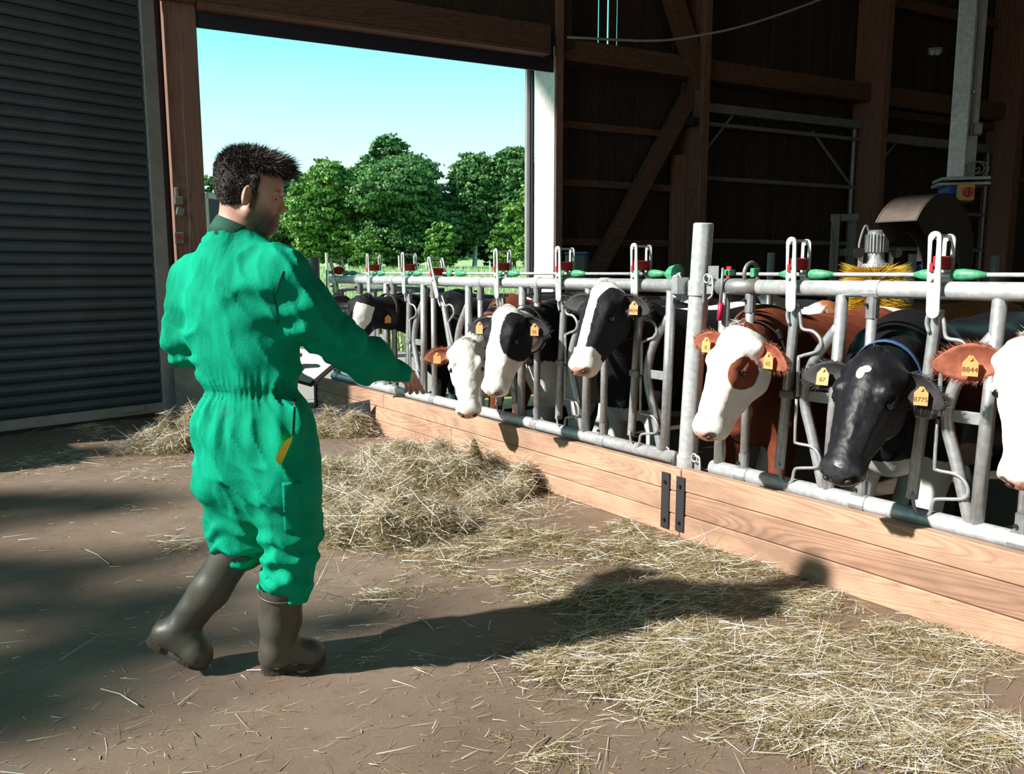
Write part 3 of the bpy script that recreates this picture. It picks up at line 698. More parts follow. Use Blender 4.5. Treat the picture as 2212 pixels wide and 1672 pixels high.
# black rubber sheet leaning on the kerb
c4 = [g(640, 930), onx(803, 933, XF - .03), onx(796, 864, XF - .06), None]
q = onx(796, 864, XF - .06); r0 = g(803, 935); 
l0 = g(668, 925); l1 = l0 + V(.02, -.05, .17)
rub = MB().slab([l0, r0, q, l1], (.006, -.012, .004)); rb = obj('rubber_sheet', rub, simple('black_rubber_sheet', (.035, .037, .045), .42, var=.5, scale=14))
tag(rb, 'black rubber sheet leaning against the far end of the board kerb, half buried in hay', 'sheet')
for k in range(6):
    t = (k + .5) / 6; a = l1 + (q - l1) * t - V(0, 0, .018); obj('rivet', MB().tube([a, a - V(.004, .012, 0)], .006, 6), M_GREYP, rb)
# ------------------------------------------------------------------ implicit modelling: smooth unions of tapered capsules, ellipsoids and lofts
class Sdf:
    def __init__(s): s.p = []
    def rc(s, a, b, r1, r2, k=.03, sub=False):               # tapered capsule
        a = V(*a); b = V(*b); R = max(r1, r2); lo = np.minimum(a, b) - R; hi = np.maximum(a, b) + R
        ba = b - a; l2 = float(ba @ ba) + 1e-9
        def f(x, y, z):
            px, py, pz = x - a[0], y - a[1], z - a[2]
            h = np.clip((px * ba[0] + py * ba[1] + pz * ba[2]) / l2, 0, 1)
            return np.sqrt((px - h * ba[0]) ** 2 + (py - h * ba[1]) ** 2 + (pz - h * ba[2]) ** 2) - (r1 + h * (r2 - r1))
        s.p.append((f, lo, hi, k, sub)); return s
    def chain(s, pts, rs, k=.03):
        for i in range(len(pts) - 1): s.rc(pts[i], pts[i + 1], rs[i], rs[i + 1], k)
        return s
    def ell(s, c, r, R=None, k=.03, sub=False):
        c = V(*c); R = np.eye(3) if R is None else R; r = V(*r); e = np.abs(R) @ r
        def f(x, y, z):
            p = [(x - c[0]) * R[0, i] + (y - c[1]) * R[1, i] + (z - c[2]) * R[2, i] for i in range(3)]
            k0 = np.sqrt((p[0] / r[0]) ** 2 + (p[1] / r[1]) ** 2 + (p[2] / r[2]) ** 2)
            k1 = np.sqrt((p[0] / r[0] ** 2) ** 2 + (p[1] / r[1] ** 2) ** 2 + (p[2] / r[2] ** 2) ** 2) + 1e-6
            return k0 * (k0 - 1) / k1
        s.p.append((f, c - e, c + e, k, sub)); return s
    def loft(s, o, R, st, k=.03, pw=2.3, sub=False):
        """R columns: lateral, along, normal. stations: (s, half width, top n, bottom n, lateral offset)"""
        o = V(*o); st = np.array([list(q) + [0] * (5 - len(q)) for q in st], float)
        t = np.linspace(st[0, 0], st[-1, 0], 60); cols = [np.interp(t, st[:, 0], st[:, i]) for i in range(1, 5)]
        ker = np.hanning(9); ker /= ker.sum()
        cols = [np.convolve(np.pad(c, 4, 'edge'), ker, 'valid') for c in cols]
        H = np.abs(cols[1]).max() + np.abs(cols[2]).max(); W = cols[0].max() + np.abs(cols[3]).max()
        cs = [o + R @ V(a, b, c) for a in (-W, W) for b in (t[0], t[-1]) for c in (cols[2].min(), cols[1].max())]
        lo = np.min(cs, 0) - .02; hi = np.max(cs, 0) + .02
        def f(x, y, z):
            p = [(x - o[0]) * R[0, i] + (y - o[1]) * R[1, i] + (z - o[2]) * R[2, i] for i in range(3)]
            hw, tp, bt, ox = [np.interp(p[1], t, c) for c in cols]
            hd = (tp - bt) / 2; q = (np.abs((p[0] - ox) / hw) ** pw + np.abs((p[2] - (tp + bt) / 2) / hd) ** pw) ** (1 / pw)
            d = (q - 1) * np.minimum(hw, hd) * .95
            cap = np.maximum(t[0] - p[1], p[1] - t[-1])
            dd = np.where((cap > 0) & (d > 0), np.sqrt(np.maximum(cap, 0) ** 2 + np.maximum(d, 0) ** 2), np.maximum(d, cap))
            return dd
        s.p.append((f, lo, hi, k, sub)); return s
    def grid(s, lo, hi, vox, post=None):
        lo = V(*lo); n = np.ceil((V(*hi) - lo) / vox).astype(int) + 1
        ax = [(lo[i] + np.arange(n[i]) * vox).astype(np.float32) for i in range(3)]
        D = np.full(n, .25, np.float32)
        for f, a, b, k, sub in s.p:
            m_ = max(.06, k) + 3 * vox
            i0 = np.clip(np.floor((a - m_ - lo) / vox).astype(int), 0, n); i1 = np.clip(np.ceil((b + m_ - lo) / vox).astype(int) + 1, 0, n)
            if (i1 <= i0).any(): continue
            sl_ = tuple(slice(p, q) for p, q in zip(i0, i1))
            d = f(ax[0][sl_[0]][:, None, None], ax[1][sl_[1]][None, :, None], ax[2][sl_[2]][None, None, :]).astype(np.float32)
            c = D[sl_]
            if sub: h = np.clip(.5 - .5 * (c + d) / k, 0, 1); D[sl_] = c + (-d - c) * h + k * h * (1 - h)
            else: h = np.clip(.5 + .5 * (c - d) / k, 0, 1); D[sl_] = c + (d - c) * h - k * h * (1 - h)
        if post is not None:
            X, Y, Z = np.meshgrid(*ax, indexing='ij', sparse=True); D = post(D, X, Y, Z).astype(np.float32)
        return D, lo
    def mesh(s, lo, hi, vox, post=None, keep=None):
        D, lo = s.grid(lo, hi, vox, post); bgd = 3 * vox
        gr = openvdb.FloatGrid(bgd); gr.copyFromArray(np.clip(D, -bgd, bgd)); r = gr.convertToQuads(0.0)
        v = r[0].astype(np.float64) * vox + lo; q = r[1][:, ::-1]
        if keep is not None:
            m_ = keep(v[q].mean(1)); q = q[m_]; u, inv = np.unique(q, return_inverse=True); v = v[u]; q = inv.reshape(q.shape)
        return v, q
def npmesh(name, parts, smooth=True):
    vs = []; qs = []; n = 0
    for v, q in parts: vs.append(v); qs.append(q + n); n += len(v)
    v = np.concatenate(vs); q = np.concatenate(qs)
    me = bpy.data.meshes.new(name); me.vertices.add(len(v)); me.vertices.foreach_set('co', v.astype(np.float32).ravel())
    me.loops.add(q.size); me.loops.foreach_set('vertex_index', q.astype(np.int32).ravel())
    me.polygons.add(len(q)); me.polygons.foreach_set('loop_start', np.arange(0, q.size, q.shape[1], dtype=np.int32)); me.update(calc_edges=True)
    if smooth: me.shade_smooth()
    return me, v
class VNoise:                                                 # smooth value noise for numpy arrays
    def __init__(s, seed, n=32): s.g = np.random.default_rng(seed).uniform(-1, 1, (n, n, n)).astype(np.float32); s.n = n
    def __call__(s, x, y, z):
        x, y, z = np.broadcast_arrays(x, y, z); i = [np.floor(a).astype(np.int32) for a in (x, y, z)]; f = [a - b for a, b in zip((x, y, z), i)]
        f = [a * a * (3 - 2 * a) for a in f]; o = 0
        for a in (0, 1):
            for b in (0, 1):
                for c in (0, 1):
                    w = (f[0] if a else 1 - f[0]) * (f[1] if b else 1 - f[1]) * (f[2] if c else 1 - f[2])
                    o = o + w * s.g[(i[0] + a) % s.n, (i[1] + b) % s.n, (i[2] + c) % s.n]
        return o
NZ = VNoise(3)
def attr(me, name, vals):
    a = me.attributes.new(name, 'FLOAT', 'POINT'); a.data.foreach_set('value', np.asarray(vals, np.float32))
def tufts(rng, P, D, L, w, name, curl=.3, tone=None, droop=0.0, seg=2):
    """short tapering hair blades: roots P, directions D, lengths L"""
    n = len(P); D = D / np.linalg.norm(D, axis=1)[:, None]; r = rng.normal(size=(n, 3)); u = np.cross(D, r); u /= np.linalg.norm(u, axis=1)[:, None]
    L = (L * rng.uniform(.6, 1.25, n))[:, None]; b = rng.normal(size=(n, 3)) * curl
    m1 = P + D * L * .5 + b * L * .18; t = P + D * L + b * L * .5 - V(0, 0, droop) * L
    w_ = w * rng.uniform(.6, 1.3, n)[:, None]
    vv = np.stack([P - u * w_, P + u * w_, m1 + u * w_ * .7, m1 - u * w_ * .7, t], 1).reshape(-1, 3)
    k = np.arange(n) * 5; fq = np.stack([k, k + 1, k + 2, k + 3], 1); ft = np.stack([k + 3, k + 2, k + 4], 1)
    me = bpy.data.meshes.new(name); me.vertices.add(5 * n); me.vertices.foreach_set('co', vv.astype(np.float32).ravel())
    lv = np.concatenate([fq.ravel(), ft.ravel()]); me.loops.add(len(lv)); me.loops.foreach_set('vertex_index', lv.astype(np.int32))
    me.polygons.add(2 * n); me.polygons.foreach_set('loop_start', np.concatenate([np.arange(n) * 4, 4 * n + np.arange(n) * 3]).astype(np.int32)); me.update(calc_edges=True)
    tn = rng.uniform(0, 1, n) if tone is None else tone
    at = me.attributes.new('tone', 'FLOAT', 'FACE'); at.data.foreach_set('value', np.concatenate([tn, tn]).astype(np.float32)); return me
# ------------------------------------------------------------------ cows
def coat_mat(name, dark, white=(.80, .77, .73), pink=(.62, .34, .27), gloss=.68):
    mt, t, b = newmat(name); v = coords(t)
    a = N(t, 'ShaderNodeAttribute', attribute_name='coat').outputs['Fac']; pk = N(t, 'ShaderNodeAttribute', attribute_name='pink').outputs['Fac']
    nz = mth(t, 'SUBTRACT', noise(t, 45, 4, .7, v), .5); nz2 = mth(t, 'SUBTRACT', noise(t, 12, 3, .6, v), .5)
    s_ = mth(t, 'ADD', a, mth(t, 'ADD', mth(t, 'MULTIPLY', nz, .035), mth(t, 'MULTIPLY', nz2, .045)))
    fac = mth(t, 'MULTIPLY_ADD', s_, 90.0, .5); fac.node.use_clamp = True
    f2 = noise(t, 9, 4, .6, v)
    dk = ramp(t, f2, ((.3, tuple(c * .72 for c in dark)), (.7, tuple(min(1, c * 1.3) for c in dark))))
    wh = ramp(t, f2, ((.3, tuple(c * .86 for c in white)), (.6, white)))
    c = mixc(t, fac, wh, dk)
    sp_ = ramp(t, noise(t, 60, 2, .5, v), ((.55, (0, 0, 0)), (.62, (.5, .5, .5))))
    pc_ = mixc(t, sp_, pink, tuple(c_ * .35 for c_ in pink)); pf = mth(t, 'MULTIPLY', pk, mth(t, 'MULTIPLY_ADD', nz, 2.2, 1.5)); pf.node.use_clamp = True
    c = mixc(t, pf, c, pc_); t.links.new(c, b.inputs['Base Color'])
    t.links.new(mth(t, 'MULTIPLY_ADD', pf, -.18, gloss), b.inputs['Roughness']); b.inputs['Specular IOR Level'].default_value = .20
    vs = coords(t, (160, 160, 30)); bump(t, b, mth(t, 'ADD', noise(t, 1, 2, .6, vs), mth(t, 'MULTIPLY', noise(t, 30, 3, .6, v), 1.2)), .2, .004)
    return mt
BLACK_C = (.011, .011, .014); RED_C = (.17, .045, .022); BROWN_C = (.30, .115, .045)
M_COWB = coat_mat('black_and_white_coat', BLACK_C); M_COWK = coat_mat('black_coat_dark_nose', BLACK_C, pink=(.035, .034, .038), gloss=.42)
M_COWR = coat_mat('red_and_white_coat', RED_C); M_COWN = coat_mat('brown_and_white_coat', BROWN_C)
def hairm(name, lo, hi):
    mt, t, b = newmat(name); a = N(t, 'ShaderNodeAttribute', attribute_name='tone'); t.links.new(ramp(t, a.outputs['Fac'], ((0, lo), (1, hi))), b.inputs['Base Color']); b.inputs['Roughness'].default_value = .6; return mt
M_EARB = simple('black_ear_skin', (.022, .020, .022), .7, var=.4, scale=30); M_EARR = simple('red_ear_hair', (.30, .085, .045), .7, var=.35, scale=30)
M_FURB = hairm('black_fur', (.008, .008, .01), (.05, .045, .045)); M_FURR = hairm('red_fur', (.12, .03, .015), (.42, .15, .08)); M_FURW = hairm('white_fur', (.5, .46, .4), (.9, .88, .84))
M_TAG = simple('orange_tag', (.80, .36, .13), .5, var=.08); M_TAGINK = simple('tag_ink', (.12, .04, .01), .6)
M_NOST = simple('dark_nostril', (.05, .018, .014), .5); M_EYE = simple('cow_eye', (.006, .005, .006), .08, spec=.8); M_COLL = simple('dark_collar', (.035, .025, .022), .6, var=.3); M_COLB = simple('blue_collar', (.04, .10, .22), .5, var=.2)
M_LID = simple('dark_eyelid', (.03, .022, .02), .5)

def frame(d, nh):                                             # head frame: lateral (cow's left), along (poll to muzzle), forehead normal
    d = nrm(d); n = nrm(nh - d * (nh @ d)); l = np.cross(n, d); return np.array([l, d, n]).T
def add_head(S, o, R, sc):
    h = lambda x, s_, n: o + R @ (V(x, s_, n) * sc)
    st = [(-.02, .078, .004, -.13), (.03, .096, .026, -.17), (.10, .109, .034, -.225), (.17, .114, .034, -.268), (.24, .100, .024, -.268), (.31, .083, .012, -.238), (.38, .073, .002, -.200), (.45, .074, -.008, -.175), (.50, .078, -.018, -.160)]
    S.loft(o, R, [tuple(a * sc for a in q) for q in st], .03, 2.35)
    S.ell(h(0, .485, -.080), V(.090, .064, .066) * sc, R, .03)           # muzzle pad
    S.ell(h(0, .455, -.158), V(.058, .070, .036) * sc, R, .02)           # chin
    S.ell(h(0, .518, -.066), V(.062, .034, .044) * sc, R, .02)
    S.rc(h(0, .02, -.03), h(0, -.03, -.035), .062 * sc, .04 * sc, .04)   # poll knob
    for g_ in (-1, 1):
        S.ell(h(g_ * .074, .17, -.175), V(.048, .095, .085) * sc, R, .03)  # cheek
        S.ell(h(g_ * .094, .150, -.006), V(.028, .042, .028) * sc, R, .025)  # brow
        S.rc(h(g_ * .072, .21, -.035), h(g_ * .050, .40, -.050), .026 * sc, .018 * sc, .03)  # facial crest
        S.ell(h(g_ * .120, .185, -.050), V(.022, .027, .021) * sc, R, .014, True)            # eye socket
        S.ell(h(g_ * .118, .166, -.042), V(.017, .028, .011) * sc, R, .012)                  # upper lid fold
        S.rc(h(g_ * .036, .552, -.055), h(g_ * .060, .528, -.066), .013 * sc, .019 * sc, .010, True)  # nostril
        S.rc(h(g_ * .062, .40, -.142), h(g_ * .084, .49, -.136), .007 * sc, .005 * sc, .012, True)  # mouth line
        S.rc(h(g_ * .085, .05, -.055), h(g_ * .115, .045, -.070), .034 * sc, .026 * sc, .03)  # ear root
    S.rc(h(-.06, .54, -.136), h(.06, .54, -.136), .007 * sc, .007 * sc, .012, True)
    S.rc(h(0, .14, -.225), h(0, .43, -.165), .050 * sc, .034 * sc, .03)      # jaw
    return h
def add_body(S, sh, b, zf, sc, lean=0):
    """sh: point of the withers over the front legs on the ground, b: direction to the tail"""
    b = nrm(b); l = np.cross(V(0, 0, 1), b); R = np.array([l, b, V(0, 0, 1)]).T; o = V(sh[0], sh[1], zf)
    st = [(-.22, .13, 1.10, .72), (-.12, .20, 1.27, .62), (0, .245, 1.385, .60), (.2, .29, 1.37, .60), (.5, .345, 1.345, .57), (.85, .36, 1.345, .575), (1.1, .32, 1.375, .62), (1.3, .27, 1.375, .72), (1.48, .21, 1.33, .82), (1.58, .13, 1.24, .92)]
    S.loft(o, R, [tuple(a * sc for a in q) for q in st], .06, 2.25)
    L = lambda x, y, z: o + R @ (V(x, y, z) * sc)
    for g_ in (-1, 1):
        S.ell(L(g_ * .235, 1.12, 1.26), V(.06, .10, .07) * sc, R, .06)    # hook bones
        S.ell(L(g_ * .20, .02, 1.05), V(.09, .15, .26) * sc, R, .07)      # shoulder
        S.chain([L(g_ * .19, 0, .80), L(g_ * .17, .03, .62), L(g_ * .17, .0, .38), L(g_ * .17, .01, .12), L(g_ * .17, -.04, .04)], [.105 * sc, .075 * sc, .055 * sc, .042 * sc, .06 * sc], .04)
        S.chain([L(g_ * .20, 1.25, 1.0), L(g_ * .22, 1.12, .78), L(g_ * .19, 1.36, .50), L(g_ * .19, 1.30, .14), L(g_ * .19, 1.25, .04)], [.17 * sc, .12 * sc, .062 * sc, .045 * sc, .06 * sc], .05)
    S.ell(L(0, 1.08, .60), V(.17, .20, .15) * sc, R, .06)                 # udder
    S.chain([L(0, 1.56, 1.28), L(0, 1.66, 1.1), L(0, 1.66, .55)], [.045 * sc, .028 * sc, .02 * sc], .03)
    return R, L
def ear_mesh(o, R, sc, g_, tip, L_=.205, W_=1.0):
    """cupped leaf-shaped ear from its root towards the tip direction"""
    rt = o + R @ (V(g_ * .112, .045, -.066) * sc); t = nrm(tip); f = nrm(R[:, 2] * .75 + R[:, 1] * .35 - t * ((R[:, 2] * .75 + R[:, 1] * .35) @ t)); s_ = np.cross(f, t)
    nu, nv = 13, 10; top = []; bot = []
    ew = .056 * W_
    prof = lambda u: ew * (sin(pi * min(1, u * .90 + .10)) ** .75) * (1 - .10 * u) + .004
    for i in range(nu):
        u = i / (nu - 1); w_ = prof(u) if i < nu - 1 else .006
        for j in range(nv):
            v = 2 * j / (nv - 1) - 1; dep = .030 * (1 - v * v) * (1 - u * .55) * sin(pi * min(1, u + .22)) 
            p = rt + t * (L_ * u * sc) + s_ * (v * w_ * sc) - f * (dep * sc); top.append(p); bot.append(p - f * .007 * sc)
    fs = []; n = nu * nv; q = lambda i, j: i * nv + j
    for i in range(nu - 1):
        for j in range(nv - 1):
            fs.append((q(i, j), q(i + 1, j), q(i + 1, j + 1), q(i, j + 1))); fs.append((n + q(i, j), n + q(i, j + 1), n + q(i + 1, j + 1), n + q(i + 1, j)))
    for i in range(nu - 1):
        fs.append((q(i, 0), n + q(i, 0), n + q(i + 1, 0), q(i + 1, 0))); fs.append((q(i, nv - 1), q(i + 1, nv - 1), n + q(i + 1, nv - 1), n + q(i, nv - 1)))
    for j in range(nv - 1): fs.append((q(nu - 1, j), n + q(nu - 1, j), n + q(nu - 1, j + 1), q(nu - 1, j + 1)))
    return MB().add(top + bot, fs), rt, t, s_, f
def text_mesh(s_, size, mat, origin, R, parent, name='tag_digits', ext=.0004):
    c = bpy.data.curves.new(name, 'FONT'); c.body = s_; c.size = size; c.extrude = ext; c.align_x = 'CENTER'; c.align_y = 'CENTER'
    to = bpy.data.objects.new(name, c); COL.objects.link(to); dg = bpy.context.evaluated_depsgraph_get(); me = bpy.data.meshes.new_from_object(to.evaluated_get(dg))
    COL.objects.unlink(to); bpy.data.objects.remove(to); me.transform(Matrix.Translation(Vector(origin)) @ Matrix([list(r) for r in R]).to_4x4()); me.materials.clear(); me.materials.append(mat)
    return obj(name, me, mat, parent)

def cow(poll, pX, muz, mX, nth, sh, bdir, mat, label, earmat, furmat, headf, bodyf, pinkr=None, tagtx=None, tips=None, neck=None, zf=-.15, bsc=.98, collar=None,
        tuft=True, tagears=(-1, 1), nup=.25, vox=.0065, noseshine=True, name='cow', earL=.205, earW=1.0):
    P = onx(*poll, pX); M = onx(*muz, mX); d = M - P; Lh = np.linalg.norm(d); sc = Lh / .535
    toc = nrm((CAMP - P) * V(1, 1, 0)); left = -V(RT[0], RT[1], 0); nh = cos(nth) * toc + sin(nth) * left + V(0, 0, nup)
    R = frame(d, nh); S = Sdf(); h = add_head(S, P, R, sc)
    sh = V(sh[0], sh[1], 0); RB_, L = add_body(S, sh, V(*bdir, 0), zf, bsc)
    hb = h(0, .06, -.10); w1 = L(0, .02, 1.24); ch = L(0, -.08, .88)
    mid = (hb * .5 + w1 * .5) if neck is None else V(*neck)
    mid2 = mid * .55 + ch * .45 - V(0, 0, .02)
    S.chain([hb, mid, w1], [.105 * sc, .125, .17], .07); S.chain([h(0, .10, -.15), mid2 * .5 + mid * .5, mid2, ch], [.085 * sc, .12, .125, .18], .07)
    S.rc(mid2 - V(0, 0, .08), ch - V(0, 0, .16), .05, .09, .07)            # dewlap
    # fine head and neck, coarser trunk, one mesh
    hc = np.array([h(x, s_, n) for x in (-.15, .15) for s_ in (-.10, .60) for n in (.10, -.33)])
    pts = np.vstack([hc, mid + .18, mid - .18, mid2 - V(.15, .15, .2), mid2 + .15]); lo, hi = pts.min(0), pts.max(0)
    cut = nrm(w1 - hb); c0 = mid + cut * .02
    nb = lambda D, X, Y, Z: D + .0022 * NZ(X * 28, Y * 28, Z * 28) + .0012 * NZ(X * 70, Y * 70, Z * 70)
    A = S.mesh(lo, hi, vox, nb, lambda c: (c - c0) @ cut < .012)
    allc = np.array([L(x, y, z) for x in (-.45, .45) for y in (-.45, 1.85) for z in (-.05, 1.6)]); lo2 = np.minimum(allc.min(0), lo); hi2 = np.maximum(allc.max(0), hi)
    B = S.mesh(lo2, hi2, .019, lambda D, X, Y, Z: D + .006 * NZ(X * 7, Y * 7, Z * 7), lambda c: (c - c0) @ cut > -.008)
    me, v = npmesh('body', [A, B]); rel = (v - P) / sc @ R; x, s_, n = rel.T; br = (v - L(0, 0, 0)) / bsc @ RB_; bx, by, bz = br.T
    # weight between the head's markings and the body's
    hw = np.clip((np.minimum(s_ + .01, (n + .25) * 3) + .02 + np.minimum(0, .55 - s_) * 5) / .04, 0, 1) * ((np.abs(x) < .2) & (s_ < .6) & (n > -.33))
    cf = 2.4 * (headf(x, s_, n) * hw + bodyf(bx, by, bz, x, s_, n) * (1 - hw))
    attr(me, 'coat', cf)
    pk = np.clip(1 - np.sqrt(((s_ - .545) / .06) ** 2 + (x / .085) ** 2 + ((n + .075) / .07) ** 2), 0, 1) * 2.2 if pinkr is None else pinkr(x, s_, n)
    attr(me, 'pink', np.clip(pk, 0, 1) * (s_ < .62))
    root = empty(name, (sh[0] + bdir[0] * .6, sh[1] + bdir[1] * .6, zf), label, 'cow', 'cows at the feed fence')
    obj('body', me, mat, root)
    rng = np.random.default_rng(int(poll[0]))
    for g_ in (-1, 1):
        e = h(g_ * .1075, .185, -.050); sp_ = bpy.data.meshes.new('eye'); bm = bmesh.new(); bmesh.ops.create_uvsphere(bm, u_segments=16, v_segments=10, radius=.0215 * sc); bm.to_mesh(sp_); bm.free(); sp_.shade_smooth()
        sp_.transform(Matrix.Translation(Vector(e))); obj('eye', sp_, M_EYE, root)
        nv_ = bpy.data.meshes.new('nostril'); bm = bmesh.new(); bmesh.ops.create_uvsphere(bm, u_segments=12, v_segments=8, radius=1); bm.to_mesh(nv_); bm.free(); nv_.shade_smooth()
        nv_.transform(Matrix.Translation(Vector(h(g_ * .046, .541, -.060))) @ Matrix((R @ np.array([[.86, .5 * g_, 0], [-.5 * g_, .86, 0], [0, 0, 1]])).tolist()).to_4x4() @ Matrix.Diagonal((.017 * sc, .010 * sc, .011 * sc, 1))); obj('nostril', nv_, M_BLACK if mat is M_COWK else M_NOST, root)
        tl = None
        if tips is None or tips.get(g_) is None: tl = R @ V(g_ * 1.0, .15, -.35)
        else: tl = R @ V(*tips[g_])
        mb, rt, t, sd_, f = ear_mesh(P, R, sc, g_, tl, earL, earW); ea = obj('ear', mb, earmat, root, True)
        # fringe of ear hair along both edges and inside
        k = 420; u = rng.uniform(.05, 1, k); sg = rng.choice([-1, 1], k); vv_ = sg * (.6 + .4 * rng.uniform(0, 1, k) ** .3)
        w_ = earW * np.array([.056 * (sin(pi * min(1, q * .90 + .10)) ** .75) * (1 - .10 * q) + .004 for q in u])
        dep = .030 * (1 - vv_ ** 2) * (1 - u * .55)
        Pp = rt + np.outer(u * earL * sc, t) + np.outer(vv_ * w_ * sc, sd_) - np.outer(dep * sc, f)
        Dd = np.outer(sg * .8, sd_) + t * .7 + f * .15 + rng.normal(size=(k, 3)) * .2
        fm = tufts(rng, Pp, Dd, np.full(k, .026 * sc), .0011, 'ear_hair', .3); fm.materials.append(furmat)
        fo = bpy.data.objects.new('ear_hair', fm); COL.objects.link(fo); put(fo, ea); fo['kind'] = 'stuff'; ABS[fo.name] = (0, 0, 0)
        if g_ in tagears:
            tc_ = rt + t * .100 * sc + f * .006 - sd_ * .0 * g_; yy = -R[:, 2] * 0 + V(0, 0, 1); yy = nrm(yy - f * (yy @ f)); xx = np.cross(yy, f)
            yy2 = yy
            pts_ = [(-.026, -.045), (.026, -.045), (.026, .005), (.012, .022), (.008, .030), (-.008, .030), (-.012, .022), (-.026, .005)]
            q0 = tc_ + f * .014 - yy * .004
            tg_ = obj('ear_tag', MB().slab([q0 + xx * a + yy2 * b_ for a, b_ in pts_], f * .002), M_TAG, root)
            obj('tag_button', MB().tube([q0 + yy * .020, q0 + yy * .020 + f * .008], .007, 10), M_TAG, tg_)
            tx = (tagtx or {}).get(g_)
            if tx: text_mesh(tx, .026, M_TAGINK, q0 + f * .0026 - yy * .022, np.array([xx, yy2, f]).T, tg_)
    if tuft:
        k = 700; a = rng.uniform(0, 2 * pi, k); rr = np.sqrt(rng.uniform(0, 1, k))
        Pp = np.array([h(.064 * r_ * cos(q), -.005 + .05 * r_ * sin(q), .016 - .03 * r_ * r_ * abs(cos(q))) for q, r_ in zip(a, rr)])
        Dd = np.outer(np.ones(k), R[:, 1] * .55 + R[:, 2] * .35) + rng.normal(size=(k, 3)) * .35
        fm = tufts(rng, Pp, Dd, np.full(k, .032 * sc), .0016, 'forelock', .35); fm.materials.append(tuft)
        fo = bpy.data.objects.new('forelock', fm); COL.objects.link(fo); put(fo, root); fo['kind'] = 'stuff'; ABS[fo.name] = (0, 0, 0)
    if collar:
        tC, mC, wC = collar; cc = hb * (1 - tC) + mid * tC; ax = nrm(mid - hb); up_ = nrm(R[:, 2] - ax * (R[:, 2] @ ax)); sd2 = np.cross(ax, up_)
        ring = []; 
        for q in np.linspace(0, 2 * pi, 29)[:-1]: ring.append((cc + up_ * (.165 * cos(q) - .03) * sc * 1.0 + sd2 * .140 * sin(q) * sc))
        mb = MB(); nR = len(ring)
        vs = [p - ax * wC for p in ring] + [p + ax * wC for p in ring]; vs += [cc + (p - cc) * 1.04 - ax * wC for p in ring] + [cc + (p - cc) * 1.04 + ax * wC for p in ring]
        fs = []
        for i in range(nR):
            j = (i + 1) % nR; fs += [(i, j, nR + j, nR + i), (2 * nR + i, 3 * nR + i, 3 * nR + j, 2 * nR + j), (i, 2 * nR + i, 2 * nR + j, j), (nR + i, nR + j, 3 * nR + j, 3 * nR + i)]
        co = obj('collar', mb.add(vs, fs), mC, root, True)
        bq = ring[20] ; obj('buckle', MB().rbox(cc + (ring[8] - cc) * 1.06, (.02, .05, .05), np.array([nrm(ring[8] - cc), ax, np.cross(nrm(ring[8] - cc), ax)]).T, .004), M_BLACK, co)
    return root, P, R, sc
mn, mx = np.minimum, np.maximum
def blob(x, y, z, c, r): return 1 - np.sqrt(((x - c[0]) / r[0]) ** 2 + ((y - c[1]) / r[1]) ** 2 + ((z - c[2]) / r[2]) ** 2)   # >0 inside
full = lambda *a: np.full_like(a[0], .5)

# cow one: black, white triangle on the forehead, partly behind the man's arm
def h1(x, s, n): return -mn(mn(s - .035, .34 - s) * .9, .078 - np.abs(x) * 1.0 - mx(0, s - .15) * .38) 
def b1(bx, by, bz, *a): return -.25 * mx(blob(bx, by, bz, (0, .78, 1.1), (.5, .16, .6)), -1) 
cow((792, 650), 3.05, (752, 784), 2.86, radians(-6), (3.95, 6.35), (.99, .05), M_COWB, 'black cow with a white triangle on its forehead, farthest head, above the man\'s forearm', M_EARB, M_FURB, h1, b1, tuft=M_FURB, tagears=(1,), collar=(.55, M_COLL, .02), vox=.009)
# cow two: white face, red ears, head low over the hay
def h2(x, s, n): return -.05 + .035 * NZ(x * 30, s * 22, n * 20) * (np.abs(x) < .06)
def b2(bx, by, bz, *a): return .3 * blob(bx, by, bz, (0, .6, 1.2), (.7, 1.3, 1.0))
cow((1005, 742), 3.02, (1012, 890), 2.90, radians(2), (3.95, 5.45), (1, .02), M_COWR, 'white-faced cow with red ears, head hanging lowest over the hay, mouth slightly open', M_EARR, M_FURR, h2, b2, tuft=M_FURW, tagears=(-1,), tips={-1: (-1, .05, -.25)}, nup=.5)
# cow three: broad white blaze, black eye patches
def h3(x, s, n): 
    e = mx(blob(x, s, n, (.115, .14, -.07), (.10, .17, .20)), blob(x, s, n, (-.125, .12, -.07), (.09, .16, .2))); return e * .09 + mx(0, -.5 * (s - .0))
def b3(bx, by, bz, x, s, n): return mx(.35 * blob(bx, by, bz, (0, .1, 1.55), (.6, 1.35, .66)), .3 * blob(bx, by, bz, (.2, 1.1, 1.2), (.5, .4, .5)))
cow((1088, 674), 2.95, (1050, 842), 2.74, radians(36), (3.82, 4.60), (.99, .05), M_COWB, 'cow with broad white blaze and black patch around the eye, nose beside the white-faced cow', M_EARB, M_FURB, h3, b3, tuft=hairm('yellowish_fur', (.35, .3, .2), (.8, .76, .62)), collar=(.45, M_COLL, .018), tagtx={1: '65'}, tips={1: (1, .30, -.4), -1: (-1, .15, .0)},
    pinkr=lambda x, s, n: (NZ(x * 30, s * 30, n * 30) > -.1) * np.clip(1 - np.sqrt(((s - .54) / .05) ** 2 + (x / .085) ** 2 + ((n + .07) / .06) ** 2), 0, 1) * 2)
